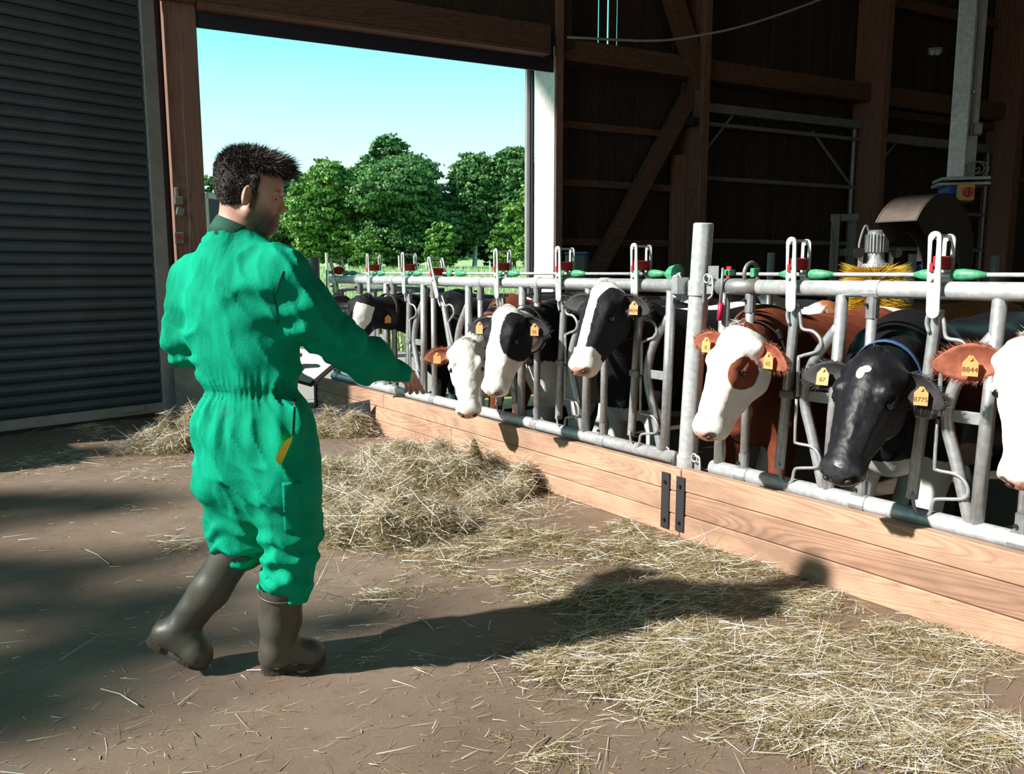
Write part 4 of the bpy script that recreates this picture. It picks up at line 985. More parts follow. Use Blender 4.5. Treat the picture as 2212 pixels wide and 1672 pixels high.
# cow four: black, narrow white blaze, white muzzle, head raised
def h4(x, s, n): return -mx(mx(.034 - np.abs(x) + mx(0, .10 - s) * .35, (s - .40) * .6 - mx(0, -n - .13) * .2), -1)
def b4(bx, by, bz, *a): return mn(.35 * blob(bx, by, bz, (0, .5, 1.25), (.8, 1.5, .62)), .25 * -blob(bx, by, bz, (0, .9, 1.42), (.14, .7, .16)))
cow((1302, 622), 3.16, (1236, 790), 2.88, radians(42), (3.86, 3.86), (.99, .06), M_COWB, 'black cow with narrow white blaze, white muzzle raised, left of the tall steel post', M_EARB, M_FURB, h4, b4, tuft=M_FURW, tagears=(1,), tagtx={1: '8834'}, tips={1: (1, .28, -.4), -1: (-1, .12, .05)}, collar=(.5, M_COLL, .018))
# cow five: white face, red eye patch and red ears
def h5(x, s, n): return mx(blob(x, s, n, (.115, .195, -.055), (.07, .085, .085)), blob(x, s, n, (-.105, .19, -.05), (.05, .05, .06))) * .08
def b5(bx, by, bz, x, s, n): return mn(.4 * blob(bx, by, bz, (0, .1, 1.15), (.9, 1.1, .75)), .3 * -blob(bx, by, bz, (0, -.42, .78), (.09, .12, .10)))
cow((1588, 716), 3.10, (1500, 930), 2.87, radians(56), (3.82, 2.86), (1, -.02), M_COWR, 'white-faced cow with red patch around the eye, beside the tall steel post', M_EARR, M_FURR, h5, b5, tuft=M_FURW, tagtx={-1: '8', 1: '65'}, tips={1: (1, .42, -.3), -1: (-1, .05, .10)}, collar=(.62, M_COLL, .018))
# cow six: black with a small white star
def h6(x, s, n): return -.09 * mx(blob(x, s, n, (-.008, .098, .03), (.018, .026, .08)), blob(x, s, n, (.012, .078, .03), (.018, .016, .08)))
cow((1885, 772), 3.16, (1797, 1020), 2.86, radians(30), (3.84, 2.04), (1, .03), M_COWK, 'black cow with a small white star on its forehead and a blue neck collar', M_EARB, M_FURB, h6, lambda bx, by, bz, *a: .3 * -blob(bx, by, bz, (0, .2, .5), (.4, .5, .35)), tuft=M_FURB, tagtx={-1: '87', 1: '8775'}, tips={1: (1, .50, -.5), -1: (-1, .22, .0)}, collar=(.55, M_COLB, .024),
    pinkr=lambda x, s, n: np.clip((s - .47) / .04, 0, 1) * (n > -.13))
# cow seven: white head cut by the right edge
cow((2232, 742), 3.10, (2208, 1040), 2.92, radians(8), (3.88, 1.20), (1, -.02), M_COWR, 'white-headed cow with a big red ear, cut by the right edge of the photo', M_EARR, M_FURR, lambda x, s, n: -.06 + 0 * x, lambda bx, by, bz, *a: .3 * blob(bx, by, bz, (0, .5, 1.2), (.8, 1.4, .8)), tuft=M_FURW, tagears=(-1,), tagtx={-1: '8844'}, tips={-1: (-1, .10, -.05)}, nup=.35, earL=.25, earW=1.35)
# ------------------------------------------------------------------ the man
RM = 2.735
def M(px, py, dd=0.0): return onh(px, py, RM + dd)
HAW = V(sin(YAW), cos(YAW), 0); HRT = V(cos(YAW), -sin(YAW), 0); ZU = V(0, 0, 1)
fa = radians(32); TF = HAW * cos(fa) + HRT * sin(fa); TR = HRT * cos(fa) - HAW * sin(fa)      # torso facing, torso right side
man = empty('person', M(560, 1460) * V(1, 1, 0), 'man in green coveralls and rubber boots walking beside the kerb, arm reaching toward the cows', 'person')

def cloth_mat():
    mt, t, b = newmat('green_coverall_cloth'); v = coords(t)
    f = noise(t, 6, 4, .6, v); c = ramp(t, f, ((.3, (.002, .26, .145)), (.7, (.003, .37, .22))))
    d = ramp(t, noise(t, 13, 5, .7, v), ((.66, (0, 0, 0)), (.74, (.55, .55, .55)))); c = mixc(t, d, c, (.10, .19, .09))
    d2 = ramp(t, noise(t, 4, 5, .75, coords(t, (1, 1, .6))), ((.60, (0, 0, 0)), (.75, (.35, .35, .35)))); c = mixc(t, d2, c, (.02, .20, .12))
    t.links.new(c, b.inputs['Base Color']); b.inputs['Roughness'].default_value = .8; b.inputs['Specular IOR Level'].default_value = .08
    bump(t, b, mth(t, 'ADD', noise(t, 8, 2.5, .5, coords(t, (1, 1, .45)), .3), mth(t, 'MULTIPLY', noise(t, 300, 2, .5, v), .06)), .8, .035); return mt
M_CLOTH = cloth_mat(); M_COLLAR = simple('dark_green_collar_knit', (.006, .085, .05), .8, var=.2, scale=60, bmp=.3)
def skin_mat():
    mt, t, b = newmat('skin'); a = N(t, 'ShaderNodeAttribute', attribute_name='beard').outputs['Fac']; v = coords(t)
    c = ramp(t, noise(t, 18, 3, .6, v), ((.3, (.50, .25, .19)), (.7, (.60, .33, .26))))
    st = mth(t, 'MULTIPLY', a, mth(t, 'MULTIPLY_ADD', noise(t, 260, 2, .6, v), 1.1, .35)); st.node.use_clamp = True
    c = mixc(t, st, c, (.045, .024, .016)); t.links.new(c, b.inputs['Base Color']); b.inputs['Roughness'].default_value = .5
    b.inputs['Subsurface Weight'].default_value = .12; b.inputs['Subsurface Radius'].default_value = (.02, .008, .005); b.inputs['Subsurface Scale'].default_value = .3; return mt
M_SKIN = skin_mat(); M_HAIR = hairm('dark_brown_hair', (.010, .007, .006), (.085, .058, .050)); M_HAIRB = simple('dark_hair_mass', (.026, .018, .016), .75, var=.4, scale=60)
M_BOOT = simple('olive_rubber', (.070, .066, .052), .45, var=.3, scale=5, bmp=.15); M_SOLE = simple('muddy_sole', (.05, .036, .025), .85, var=.5, scale=20, bmp=.5)

# joints
shR = M(600, 603, -.11); elR = M(733, 737, -.04); wrR = M(856, 806, .10)
shL = M(425, 612, .12); elL = M(398, 742, .06); wrL = M(610, 790, .40)
hipC = M(556, 935); wst = M(538, 842); chs = M(512, 650, .0); nck = M(508, 503, .0)
hpR = M(606, 965, -.07); knR = M(628, 1125, -.04); akR = M(602, 1390, .0)
hpL = M(512, 965, .07); knL = M(520, 1115, .10); akL = M(385, 1368, .03)

# --- coverall
def torso(S, grow, k=.04):
    up = nrm(nck - hipC); lat = nrm(np.cross(TF, up)); f = np.cross(up, lat); 
    if f @ TF < 0: f = -f
    R = np.array([lat, up, f]).T; Ht = np.linalg.norm(nck - hipC); zw = np.linalg.norm(wst - hipC)
    g_ = grow
    S.loft(hipC, R, [(-.12, .175 + g_, .13 + g_, -.13 - g_), (0, .195 + g_, .125 + g_, -.145 - g_), (zw - .03, .168 + g_, .11 + g_, -.115 - g_), (zw + .02, .165 + g_, .11 + g_, -.11 - g_),
        (zw + .12, .195 + g_, .125 + g_, -.13 - g_), (zw + .25, .208 + g_, .125 + g_, -.135 - g_), (zw + .34, .195 + g_, .11 + g_, -.125 - g_), (zw + .41, .135 + g_, .085 + g_, -.105 - g_), (Ht - .03, .085 + g_, .06 + g_, -.08 - g_), (Ht + .01, .06 + g_, .045 + g_, -.06 - g_)], k, 2.2)
    return R, zw, Ht
CS = Sdf(); RT_, ZW, HT = torso(CS, .012)
CS.chain([shR + V(0, 0, -.01), M(662, 672, -.08), elR, M(795, 781, .03), wrR], [.100, .092, .079, .066, .050], .04)
CS.rc(M(560, 566, -.06), shR, .062, .082, .05); CS.rc(M(462, 572, .06), shL, .058, .068, .05)
CS.chain([shL, M(400, 685, .10), elL], [.074, .066, .060], .03); CS.chain([elL, M(490, 770, .22), wrL], [.062, .056, .046], .03)
CS.chain([M(604, 930, -.05), M(614, 1040, -.06), knR, M(624, 1205, -.03)], [.125, .118, .102, .094], .05)
CS.chain([M(512, 930, .05), M(505, 1030, .07), knL, M(520, 1165, .085)], [.125, .115, .098, .086], .05)
CS.rc(hipC, M(560, 1010, 0), .14, .12, .06); CS.rc(M(560, 1010, 0), M(566, 1090, .03), .12, .085, .06)
# bunched trouser ends above the boots
for c_, r_, ax_ in ((M(618, 1228, -.03), .094, V(0, .0, 1)), (M(614, 1258, -.02), .096, V(0, 0, 1)), (M(520, 1166, .075), .088, None), (M(510, 1190, .065), .086, None)):
    CS.ell(c_, (r_, r_, r_ * .42), None if ax_ is not None else frame(V(*(HRT * .78 + V(0, 0, .62))), HAW)[:, [0, 2, 1]], .02)
# open ends: cuff and trouser mouths are cut flat
CS.rc(wrR + nrm(wrR - elR) * .035, wrR + nrm(wrR - elR) * .12, .034, .034, .006, True)
hipz = hipC[2]; wz = wst[2]
def folds(D, X, Y, Z):
    th = np.arctan2(Y - hipC[1] * .5 - wst[1] * .5, X - hipC[0] * .5 - wst[0] * .5)
    arm = np.clip(((X - shR[0]) * .8 + (Y - shR[1]) * .2) / .12, 0, 1)
    a = NZ(X * 7, Y * 7, Z * 2.6); b = NZ(X * 15 + 9, Y * 15, Z * 5); c = 1 - np.abs(NZ(X * 9 + Z * 4, Y * 9 - Z * 3, Z * 5 + 4))
    r2 = 1 - np.abs(NZ(X * 13 + Z * 6 + 7, Y * 13 - Z * 5, Z * 7)); D = D + .018 * a + .008 * b - .015 * (c ** 3) - .009 * r2 ** 4 + .010
    D = D + .0042 * np.cos(th * 44 + 2 * NZ(X * 12, Y * 12, Z * 3)) * np.exp(-((Z - wz - .0) / .055) ** 2) * (1 - arm)
    D = D + .006 * np.cos(th * 17 + 3 * NZ(X * 8, Y * 8, Z * 2)) * np.exp(-((Z - wz + .09) / .08) ** 2) * (1 - arm)
    D = D + .010 * (np.exp(-((Z - wz) / .022) ** 2)) * (1 - arm)
    low = np.clip((.62 - Z) / .14, 0, 1); q = Z + .35 * (X * HRT[0] + Y * HRT[1]) * 0
    D = D - .011 * low * np.sin(Z * 85 + 3.5 * NZ(X * 14, Y * 14, Z * 6)) + .003 * low * NZ(X * 22, Y * 22, Z * 22)
    e = np.clip(1 - np.sqrt((X - elR[0]) ** 2 + (Y - elR[1]) ** 2 + (Z - elR[2]) ** 2) / .16, 0, 1); D = D + .006 * e * np.sin((X - Z) * 70 + 3 * NZ(X * 12, Y * 12, Z * 12))
    e = np.clip(1 - np.sqrt((X - elL[0]) ** 2 + (Y - elL[1]) ** 2 + (Z - elL[2]) ** 2) / .2, 0, 1); D = D + .011 * e * np.sin(Z * 60 + 3 * NZ(X * 12, Y * 12, Z * 12))
    e = np.clip(1 - np.sqrt((X - shR[0]) ** 2 + (Y - shR[1]) ** 2 + (Z - shR[2] + .1) ** 2) / .2, 0, 1); D = D + .009 * e * np.sin((Z * .8 - X * .5) * 62 + 3 * NZ(X * 9, Y * 9, Z * 9))
    return D
pts = np.array([p for f, a, b, k, s_ in CS.p for p in (a, b)]); lo, hi = pts.min(0) - .03, pts.max(0) + .03
neckcut = lambda c: ((c - nck) @ nrm(nck - hipC) < .005) 
cv = CS.mesh(lo, hi, .0068, folds, neckcut)
cme, _ = npmesh('coverall', [cv]); cover = obj('coverall', cme, M_CLOTH, man)
from mathutils.bvhtree import BVHTree
bvh = BVHTree.FromPolygons([tuple(p) for p in cv[0]], [tuple(map(int, q)) for q in cv[1]])
def hit(px, py, off=.004):
    d = nrm(ray(px, py)); r = bvh.ray_cast(Vector(CAMP), Vector(d)); 
    return None if r[0] is None else V(*r[0]) - d * off
def patch(name, corners, nu, nv, off, mat, parent, th=.003):
    """cloth patch laid on the garment: bilinear grid thickened outwards"""
    a, b, c, d = [V(*p) for p in corners]; P = []; ok = True
    for i in range(nu + 1):
        for j in range(nv + 1):
            u, v = i / nu, j / nv; p = (a * (1 - u) + b * u) * (1 - v) + (d * (1 - u) + c * u) * v; h_ = hit(p[0], p[1], off)
            if h_ is None: return None
            P.append(h_)
    P = np.array(P).reshape(nu + 1, nv + 1, 3)
    for _ in range(2): P[1:-1, 1:-1] = (P[:-2, 1:-1] + P[2:, 1:-1] + P[1:-1, :-2] + P[1:-1, 2:] + 2 * P[1:-1, 1:-1]) / 6
    v = P.reshape(-1, 3); dn = nrm(ray(*((a + c) / 2))) * th; n = len(v); W = nv + 1; fs = []
    for i in range(nu):
        for j in range(nv): q = (i * W + j, (i + 1) * W + j, (i + 1) * W + j + 1, i * W + j + 1); fs += [q, tuple(k + n for k in q[::-1])]
    ring = [i * W for i in range(nu + 1)] + [nu * W + j for j in range(1, nv + 1)] + [i * W + nv for i in range(nu - 1, -1, -1)] + [j for j in range(nv - 1, 0, -1)]
    for k in range(len(ring)): p, q = ring[k], ring[(k + 1) % len(ring)]; fs.append((p, q, q + n, p + n))
    return obj(name, MB().add(list(v) + list(v + dn * 2), fs), mat, parent, True)
patch('cargo_pocket', [(609, 1043), (650, 1040), (653, 1148), (614, 1150)], 7, 14, .005, M_CLOTH, cover)
M_SEAM = simple('dark_green_seam', (.003, .07, .035), .8)
def seam(name, pxs, r=.0022): 
    P = [hit(x, y, .001) for x, y in pxs]; P = [p for p in P if p is not None]
    if len(P) > 2: obj(name, MB().tube(P, r, 5), M_SEAM, cover)
def line(a, b, n=14): return [(a[0] + (b[0] - a[0]) * k / n, a[1] + (b[1] - a[1]) * k / n) for k in range(n + 1)]
seam('pocket_slit', line((637, 862), (631, 942)), .003)
seam('armhole_seam', line((612, 585), (592, 640)) + line((592, 640), (600, 700))[1:])
# collar
up_ = nrm(nck - hipC); cc0 = M(511, 497, .0); e1 = TF; e2 = np.cross(up_, TF); mb = MB(); nR = 36; vs = []
tl_ = nrm(ZU * 1.0 + HRT * .42 + HAW * .1); e1 = nrm(TF - tl_ * (TF @ tl_)); e2 = np.cross(tl_, e1)
for (rr, hh) in ((.086, -.035), (.074, .024), (.068, .026), (.070, -.035)):
    for k in range(nR): a = 2 * pi * k / nR; vs.append(cc0 + tl_ * (hh + .004 * cos(a) ) + e1 * rr * cos(a) * 1.0 + e2 * rr * sin(a) * .98)
fs = [(r * nR + k, r * nR + (k + 1) % nR, ((r + 1) % 4) * nR + (k + 1) % nR, ((r + 1) % 4) * nR + k) for r in range(4) for k in range(nR)]
obj('collar', mb.add(vs, fs), M_COLLAR, cover, True)

# --- body: head, neck, hands (fine) and the limbs inside the clothes, one mesh
LT = nrm(-HAW * .97 + HRT * .18)                             # towards his right side, which faces the viewer
def Hh(px, py, lat=0.0): return M(px, py, 0) + LT * lat
FH = nrm(np.cross(ZU, LT)); FH = FH if FH @ HRT > 0 else -FH
tilt = radians(-14); FT = FH * cos(tilt) + ZU * sin(tilt); UT = np.cross(LT, FT); UT = UT if UT[2] > 0 else -UT
HR_ = np.array([FT, LT, UT]).T
B = Sdf()
B.ell(Hh(535, 393), (.098, .075, .092), HR_, .02); B.ell(Hh(568, 402), (.062, .063, .062), HR_, .03)
B.ell(Hh(566, 445), (.058, .058, .080), HR_, .03)
for g_ in (-1, 1):
    B.rc(Hh(543, 462, g_ * .050), Hh(576, 492, g_ * .018), .024, .021, .025)
    B.ell(Hh(583, 446, g_ * .034), (.020, .020, .026), HR_, .02)          # cheekbone
    B.ell(Hh(604, 421, g_ * .026), (.010, .024, .008), HR_, .012)         # brow
    B.ell(Hh(610, 433, g_ * .030), (.016, .015, .012), HR_, .010, True)   # eye hollow
    B.ell(Hh(540, 427, g_ * .080), (.016, .012, .033), HR_, .008); B.ell(Hh(543, 426, g_ * .094), (.010, .011, .023), HR_, .006, True)
    B.ell(Hh(536, 428, g_ * .090), (.006, .006, .030), HR_, .005)         # ear rim
    B.ell(Hh(604, 456, g_ * .011), (.009, .008, .007), HR_, .006)
B.rc(Hh(602, 426), Hh(610, 451), .008, .0115, .010); B.ell(Hh(611, 453), (.013, .010, .009), HR_, .006)
B.ell(Hh(598, 468), (.009, .022, .0055), HR_, .006); B.ell(Hh(596.5, 475), (.008, .019, .0055), HR_, .006); B.rc(Hh(606, 471.6, -.018), Hh(606, 471.6, .018), .0035, .0035, .004, True)
B.ell(Hh(585, 490), (.018, .022, .016), HR_, .014); B.rc(Hh(575, 485), Hh(535, 490), .03, .035, .03)
B.rc(Hh(514, 445), Hh(508, 525), .056, .062, .03); B.rc(Hh(508, 525), M(510, 600), .065, .10, .05)
torso(B, -.015)
B.chain([shR, elR, wrR], [.060, .044, .030], .03); B.chain([shL, elL, wrL], [.058, .044, .030], .03)
B.chain([hpR, knR, M(610, 1275, -.02), akR], [.085, .055, .045, .040], .03); B.chain([hpL, knL, M(508, 1200, .06), akL], [.085, .050, .040, .036], .03)
B.rc(akR, M(655, 1440, .04), .04, .03, .02); B.rc(akL, M(425, 1425, .03), .04, .03, .02)
# right hand reaching out: palm, four bent fingers and a thumb
def finger(pts, r0): B.chain(pts, [r0, r0 * .95, r0 * .85, r0 * .68][:len(pts)], .004)
w0 = wrR; kn = [M(890, 806, .205), M(886, 812, .180), M(881, 817, .158), M(875, 821, .138)]
B.rc(w0, M(868, 806, .13), .027, .026, .02)
for q in kn: B.rc(M(868, 806, .13), q, .021, .0125, .014)
finger([kn[0], M(900, 823, .235), M(908, 837, .25), M(915, 848, .255)], .0105)
finger([kn[1], M(896, 830, .205), M(900, 840, .212), M(901, 848, .205)], .0108)
finger([kn[2], M(889, 834, .180), M(890, 843, .178), M(886, 849, .168)], .0100)
finger([kn[3], M(880, 834, .155), M(880, 842, .150), M(876, 846, .142)], .0088)
finger([M(872, 800, .150), M(882, 806, .235), M(892, 816, .262), M(899, 826, .268)], .0115)
# left hand holding the clipboard
q0 = wrL; lk = [M(655, 798 + 5 * i, .455 - .012 * i) for i in range(4)]
for i, q in enumerate(lk):
    B.rc(q0 + V(0, 0, -.005 * i), q, .022, .012, .014); d_ = nrm(HRT * .7 + HAW * .3 + V(0, 0, -.1)); finger([q, q + d_ * .035, q + d_ * .055 + V(0, 0, .012), q + d_ * .055 + V(0, 0, .03)], .0095)
finger([q0 + V(0, 0, .01), q0 + HRT * .04 + V(0, 0, .035), q0 + HRT * .07 + V(0, 0, .042)], .011)
bx = lambda P, m_: (np.min(P, 0) - m_, np.max(P, 0) + m_)
nk = Hh(508, 516); ax_h = nrm(Hh(516, 440) - nk)
h1_, h2_ = bx([Hh(470, 320), Hh(620, 320), Hh(540, 520), Hh(540, 400, .1), Hh(540, 400, -.1)], .03)
A_ = B.mesh(h1_, h2_, .0036, lambda D, X, Y, Z: D, lambda c: (c - nk) @ ax_h > -.005)
r1_, r2_ = bx([wrR] + [M(912, 850, .26), M(875, 795, .12), M(870, 850, .12), M(905, 800, .27)], .02)
hx_ = nrm(wrR - elR); B_ = B.mesh(r1_, r2_, .0026, None, lambda c: (c - wrR) @ hx_ > -.002)
l1_, l2_ = bx(lk + [q0, q0 + HRT * .1, lk[0] + HRT * .1 + ZU * .05], .03)
lx_ = nrm(wrL - elL); L_h = B.mesh(l1_, l2_, .0045, None, lambda c: (c - wrL) @ lx_ > -.003)
pts = np.array([p for f, a, b, k, s_ in B.p for p in (a, b)]); b1_, b2_ = pts.min(0) - .03, pts.max(0) + .03
C_ = B.mesh(b1_, b2_, .013, None, lambda c: ((c - nk) @ ax_h < .008) & ~(((c - wrR) @ hx_ > .006) & (np.abs(c - wrR).max(1) < .25)) & ~(((c - wrL) @ lx_ > .006) & (np.abs(c - wrL).max(1) < .22)))
bme, bv = npmesh('body', [A_, B_, L_h, C_])
rel = (bv - Hh(540, 427)) @ HR_; fx, ly, uz = rel.T
beard = np.clip(1.75 - np.sqrt(((fx - .058) / .052) ** 2 + (ly / .085) ** 2 + ((uz + .075) / .048) ** 2) , 0, 1) * (uz < .01)
beard = mx(beard, np.clip((.018 - np.abs(fx - .022)) / .01, 0, 1) * (uz < .02) * (uz > -.07) * (np.abs(ly) > .045) * .8)
beard = mx(beard, np.clip(1 - np.sqrt(((fx - .10) / .014) ** 2 + (ly / .026) ** 2 + ((uz + .045) / .006) ** 2), 0, 1))
beard = mx(beard, np.clip(1.2 - np.sqrt(((fx - .098) / .016) ** 2 + ((np.abs(ly) - .028) / .020) ** 2 + ((uz - .026) / .006) ** 2), 0, 1))
attr(bme, 'beard', beard); obj('body', bme, M_SKIN, man)
for g_ in (-1, 1):
    e = bpy.data.meshes.new('eye'); bm = bmesh.new(); bmesh.ops.create_uvsphere(bm, u_segments=14, v_segments=10, radius=.0095); bm.to_mesh(e); bm.free(); e.shade_smooth()
    e.transform(Matrix.Translation(Vector(Hh(594, 433, g_ * .027)))); obj('eye', e, M_EYE, man)
# --- hair: a shaped mass with strands
Hs = Sdf(); Hs.ell(Hh(531, 383), (.098, .080, .093), HR_, .02); Hs.ell(Hh(520, 405), (.076, .078, .072), HR_, .03)
Hs.ell(Hh(568, 355), (.070, .062, .032), HR_, .03); Hs.ell(Hh(600, 362), (.034, .055, .024), HR_, .02); Hs.ell(Hh(512, 436), (.050, .066, .030), HR_, .02)
for g_ in (-1, 1):
    Hs.rc(Hh(556, 392, g_ * .072), Hh(556, 432, g_ * .068), .016, .007, .015)
Hs.ell(Hh(608, 432), (.062, .12, .075), HR_, .018, True); Hs.ell(Hh(572, 455), (.026, .12, .055), HR_, .01, True)
for g_ in (-1, 1): Hs.ell(Hh(541, 431, g_ * .085), (.021, .03, .038), HR_, .006, True)
Hs.rc(Hh(560, 492), Hh(500, 492), .052, .045, .02, True)
hl, hh_ = bx([Hh(462, 300), Hh(645, 300), Hh(540, 470), Hh(540, 400, .11), Hh(540, 400, -.11)], .01)
hv = Hs.mesh(hl, hh_, .0045, lambda D, X, Y, Z: D + .0045 * NZ(X * 60, Y * 60, Z * 60) + .002 * NZ(X * 140, Y * 140, Z * 140))
hme, hvv = npmesh('hair', [hv]); hair = obj('hair', hme, M_HAIRB, man)
rng = np.random.default_rng(4); fc = hv[1][rng.integers(0, len(hv[1]), 15000)]; Pc = hv[0][fc].mean(1)
nn = np.cross(hv[0][fc[:, 1]] - hv[0][fc[:, 0]], hv[0][fc[:, 2]] - hv[0][fc[:, 1]]); nn /= np.linalg.norm(nn, axis=1)[:, None] + 1e-9
cen = Hh(540, 400); out = Pc - cen; nn *= np.sign((nn * out).sum(1))[:, None]
rl = (Pc - cen) @ HR_; topw = np.clip((rl[:, 2] - .01) / .07, 0, 1)
ok = ~((rl[:, 0] > .035) & (rl[:, 2] < .0)); Pc, nn, rl, topw = Pc[ok], nn[ok], rl[ok], topw[ok]
fr_ = np.clip((rl[:, 0] + .02) / .10, 0, 1)[:, None]
D_ = nn * (.25 + .45 * topw[:, None]) + (FT * 1.2) * fr_ * topw[:, None] - UT * (1 - topw[:, None]) * .9 + rng.normal(size=Pc.shape) * .22
L_s = .006 + .012 * topw + .022 * topw * fr_[:, 0]
fm = tufts(rng, Pc, D_, L_s, .0011, 'hair_strands', .35); fm.materials.append(M_HAIR); fo = bpy.data.objects.new('hair_strands', fm); COL.objects.link(fo); put(fo, hair); fo['kind'] = 'stuff'
# --- rubber boots
def boot(top, mid, ank, heel, toe, up, r, tilt_top):
    S = Sdf(); d = nrm(toe - heel)
    S.chain([top, mid, ank], [r[0], r[1], r[2]], .03); S.rc(ank, heel + up * .045, r[2], .042, .03); S.rc(heel + up * .046, heel + up * .046 + d * .12, .041, .045, .03)
    S.rc(ank * .6 + (heel + d * .16) * .4 + up * .02, toe + up * .042 - d * .045, .045, .040, .03); S.ell(toe + up * .040 - d * .05, (.055, .046, .037), np.array([d, np.cross(up, d), up]).T, .02)
    P = np.array([p for f, a, b, k, s_ in S.p for p in (a, b)]); tp = nrm(top - mid)
    post = lambda D, X, Y, Z: np.maximum(D + .003 * NZ(X * 16, Y * 16, Z * 16), (heel[0] - X) * up[0] + (heel[1] - Y) * up[1] + (heel[2] - Z) * up[2] + .012)
    v, q = S.mesh(P.min(0) - .02, P.max(0) + .02, .0055, post, lambda c: (c - top) @ tp < .0)
    me, _ = npmesh('boot', [(v, q)]); o = obj('boot', me, M_BOOT, man)
    # sole with heel block
    side = np.cross(up, d); R = np.array([d, side, up]).T; n = 28; vs = []; 
    def prof(u): return .034 + .014 * sin(pi * min(1, max(0, (u - .35) / .65))) ** .8 - (.012 if .33 < u < .42 else 0)
    Lf = np.linalg.norm(toe - heel) + .052; b0 = heel - d * .044
    ring = []
    for k in range(n):
        a = 2 * pi * k / n; cx = .5 - .5 * cos(a); w_ = sin(a); 
        e_ = (1 - abs(2 * cx - 1) ** 5) ** .5 if 0 < cx < 1 else 0
        ring.append(b0 + d * (cx * Lf) + side * (np.sign(w_) * prof(cx) * e_))
    so_ = obj('sole', MB().slab(ring, up * .020), M_SOLE, o)
    rn = [p for p in ring if (p - b0) @ d < .095]; obj('heel_block', MB().slab([p - up * .016 for p in rn], up * .017), M_SOLE, o)
    for k in range(4): c = b0 + d * (.125 + k * .022); obj('tread_lug', MB().box(c - up * .004, (.011, .062, .010), R), M_SOLE, o)
    mb = MB(); rg = [top + (np.cross(tp, HAW) * cos(a) + np.cross(tp, np.cross(tp, HAW)) * sin(a)) * (r[0] + .001) - tp * .03 for a in np.linspace(0, 2 * pi, 25)[:-1]]
    obj('rim', mb.tube(rg, .0045, 6, closed=True), M_BOOT, o, True); return o
gz = lambda p, z: V(p[0], p[1], z)
hR = M(592, 1462, .02); tR = M(700, 1444, .06); hR, tR = gz(hR, .018), gz(tR, .016)
boot(M(610, 1262, -.02), M(606, 1340, -.005), M(600, 1400, .005), hR, tR, ZU, (.078, .068, .056), 0)
hL = M(345, 1387, .03); tL = M(441, 1459, .01); dL = nrm(tL - hL); uL = nrm(ZU - dL * (ZU @ dL)); tL = tL + ZU * max(0, .02 - tL[2])
boot(M(516, 1178, .065), M(455, 1272, .05), M(386, 1362, .03), hL, tL, uL, (.074, .066, .054), 0)
# --- things he carries
cb = [M(612, 742, .50), M(738, 775, .46), M(672, 832, .36), M(560, 800, .40)]
nb_ = nrm(np.cross(cb[1] - cb[0], cb[3] - cb[0])); nb_ = nb_ if nb_[2] > 0 else -nb_
clip = empty('clipboard', (cb[0] + cb[2]) / 2, 'black clipboard with white paper held in front of the man\'s chest', 'clipboard')
obj('board', MB().slab(cb, -nb_ * .012), M_BLACK, clip)
cen_ = sum(cb) / 4; pp_ = [cen_ + (p - cen_) * .93 + nb_ * .001 for p in cb]; M_PAPER = simple('white_paper', (.75, .76, .80), .8)
obj('paper', MB().slab(pp_, nb_ * .004), M_PAPER, clip)
bk = [cb[1], cb[2], cb[2] + ZU * -.0 + nb_ * .012, cb[1] + nb_ * .012]; obj('edge', MB().slab(bk, nrm(cb[1] - cb[0]) * .012), M_BLACK, clip)
st_ = [(633, 940), (628, 957), (618, 980), (606, 1007), (595, 994), (600, 976), (612, 958), (622, 946)]
SP = [hit(x, y, .022 + .004 * i) for i, (x, y) in enumerate(st_)]
mb = MB(); lft = [SP[0], SP[1], SP[2], SP[3]]; rgt = [SP[0] + V(0, 0, -.004), SP[7] * .5 + SP[6] * .5, SP[5], SP[4]]
vs = []; 
for a, b_ in zip(curve(lft, 3), curve(rgt, 3)): vs += [a, b_]
n = len(vs); back = [p + HAW * .0015 for p in vs]; fs = []
for i in range(0, n - 2, 2): fs += [(i, i + 1, i + 3, i + 2), (n + i, n + i + 2, n + i + 3, n + i + 1), (i, i + 2, n + i + 2, n + i), (i + 1, n + i + 1, n + i + 3, i + 3)]
fs += [(0, n, n + 1, 1), (n - 2, n - 1, 2 * n - 1, 2 * n - 2)]
ys = obj('yellow_strip', mb.add(vs + back, fs), simple('yellow_plastic', (.80, .74, .06), .45)); tag(ys, 'yellow plastic strip hanging out of the man\'s trouser pocket', 'strip')
# ------------------------------------------------------------------ rotating cow brush on its hanging beam
RBR = 5.7
def Bp(x, y, dd=0.0): return onh(x, y, RBR + dd)
hb_ = nrm(HRT * .6 - HAW * .8); ha_ = nrm(-HRT * .8 - HAW * .6)
beam = empty('hanging_beam', Bp(2066, 380) * V(1, 1, 0) + V(0, 0, 2.1), 'galvanised H-section steel beam hanging from the roof above the cow brush', 'beam')
zb = Bp(2060, 384)[2]; c0 = Bp(2063, 384, -.02); c1 = Bp(2109, 384, .16); c0[2] = c1[2] = 0
u_ = nrm(HRT * .97 - HAW * .24); R1 = np.array([u_, np.cross(ZU, u_), ZU]).T
def vbox(name, c, sx_, sy_, z0, z1, mat, par): return obj(name, MB().rbox(V(c[0], c[1], (z0 + z1) / 2), (sx_, sy_, z1 - z0), R1, .003), mat, par)
vbox('flange', c0, .105, .012, zb, 8.8, M_GALV, beam)
cw = c0 + R1 @ V(.055, .075, 0); vbox('web', cw, .010, .15, zb, 8.8, M_DULL, beam)
cf = c0 + R1 @ V(.105, .16, 0); vbox('flange', cf, .115, .012, zb, 8.8, M_DULL, beam)
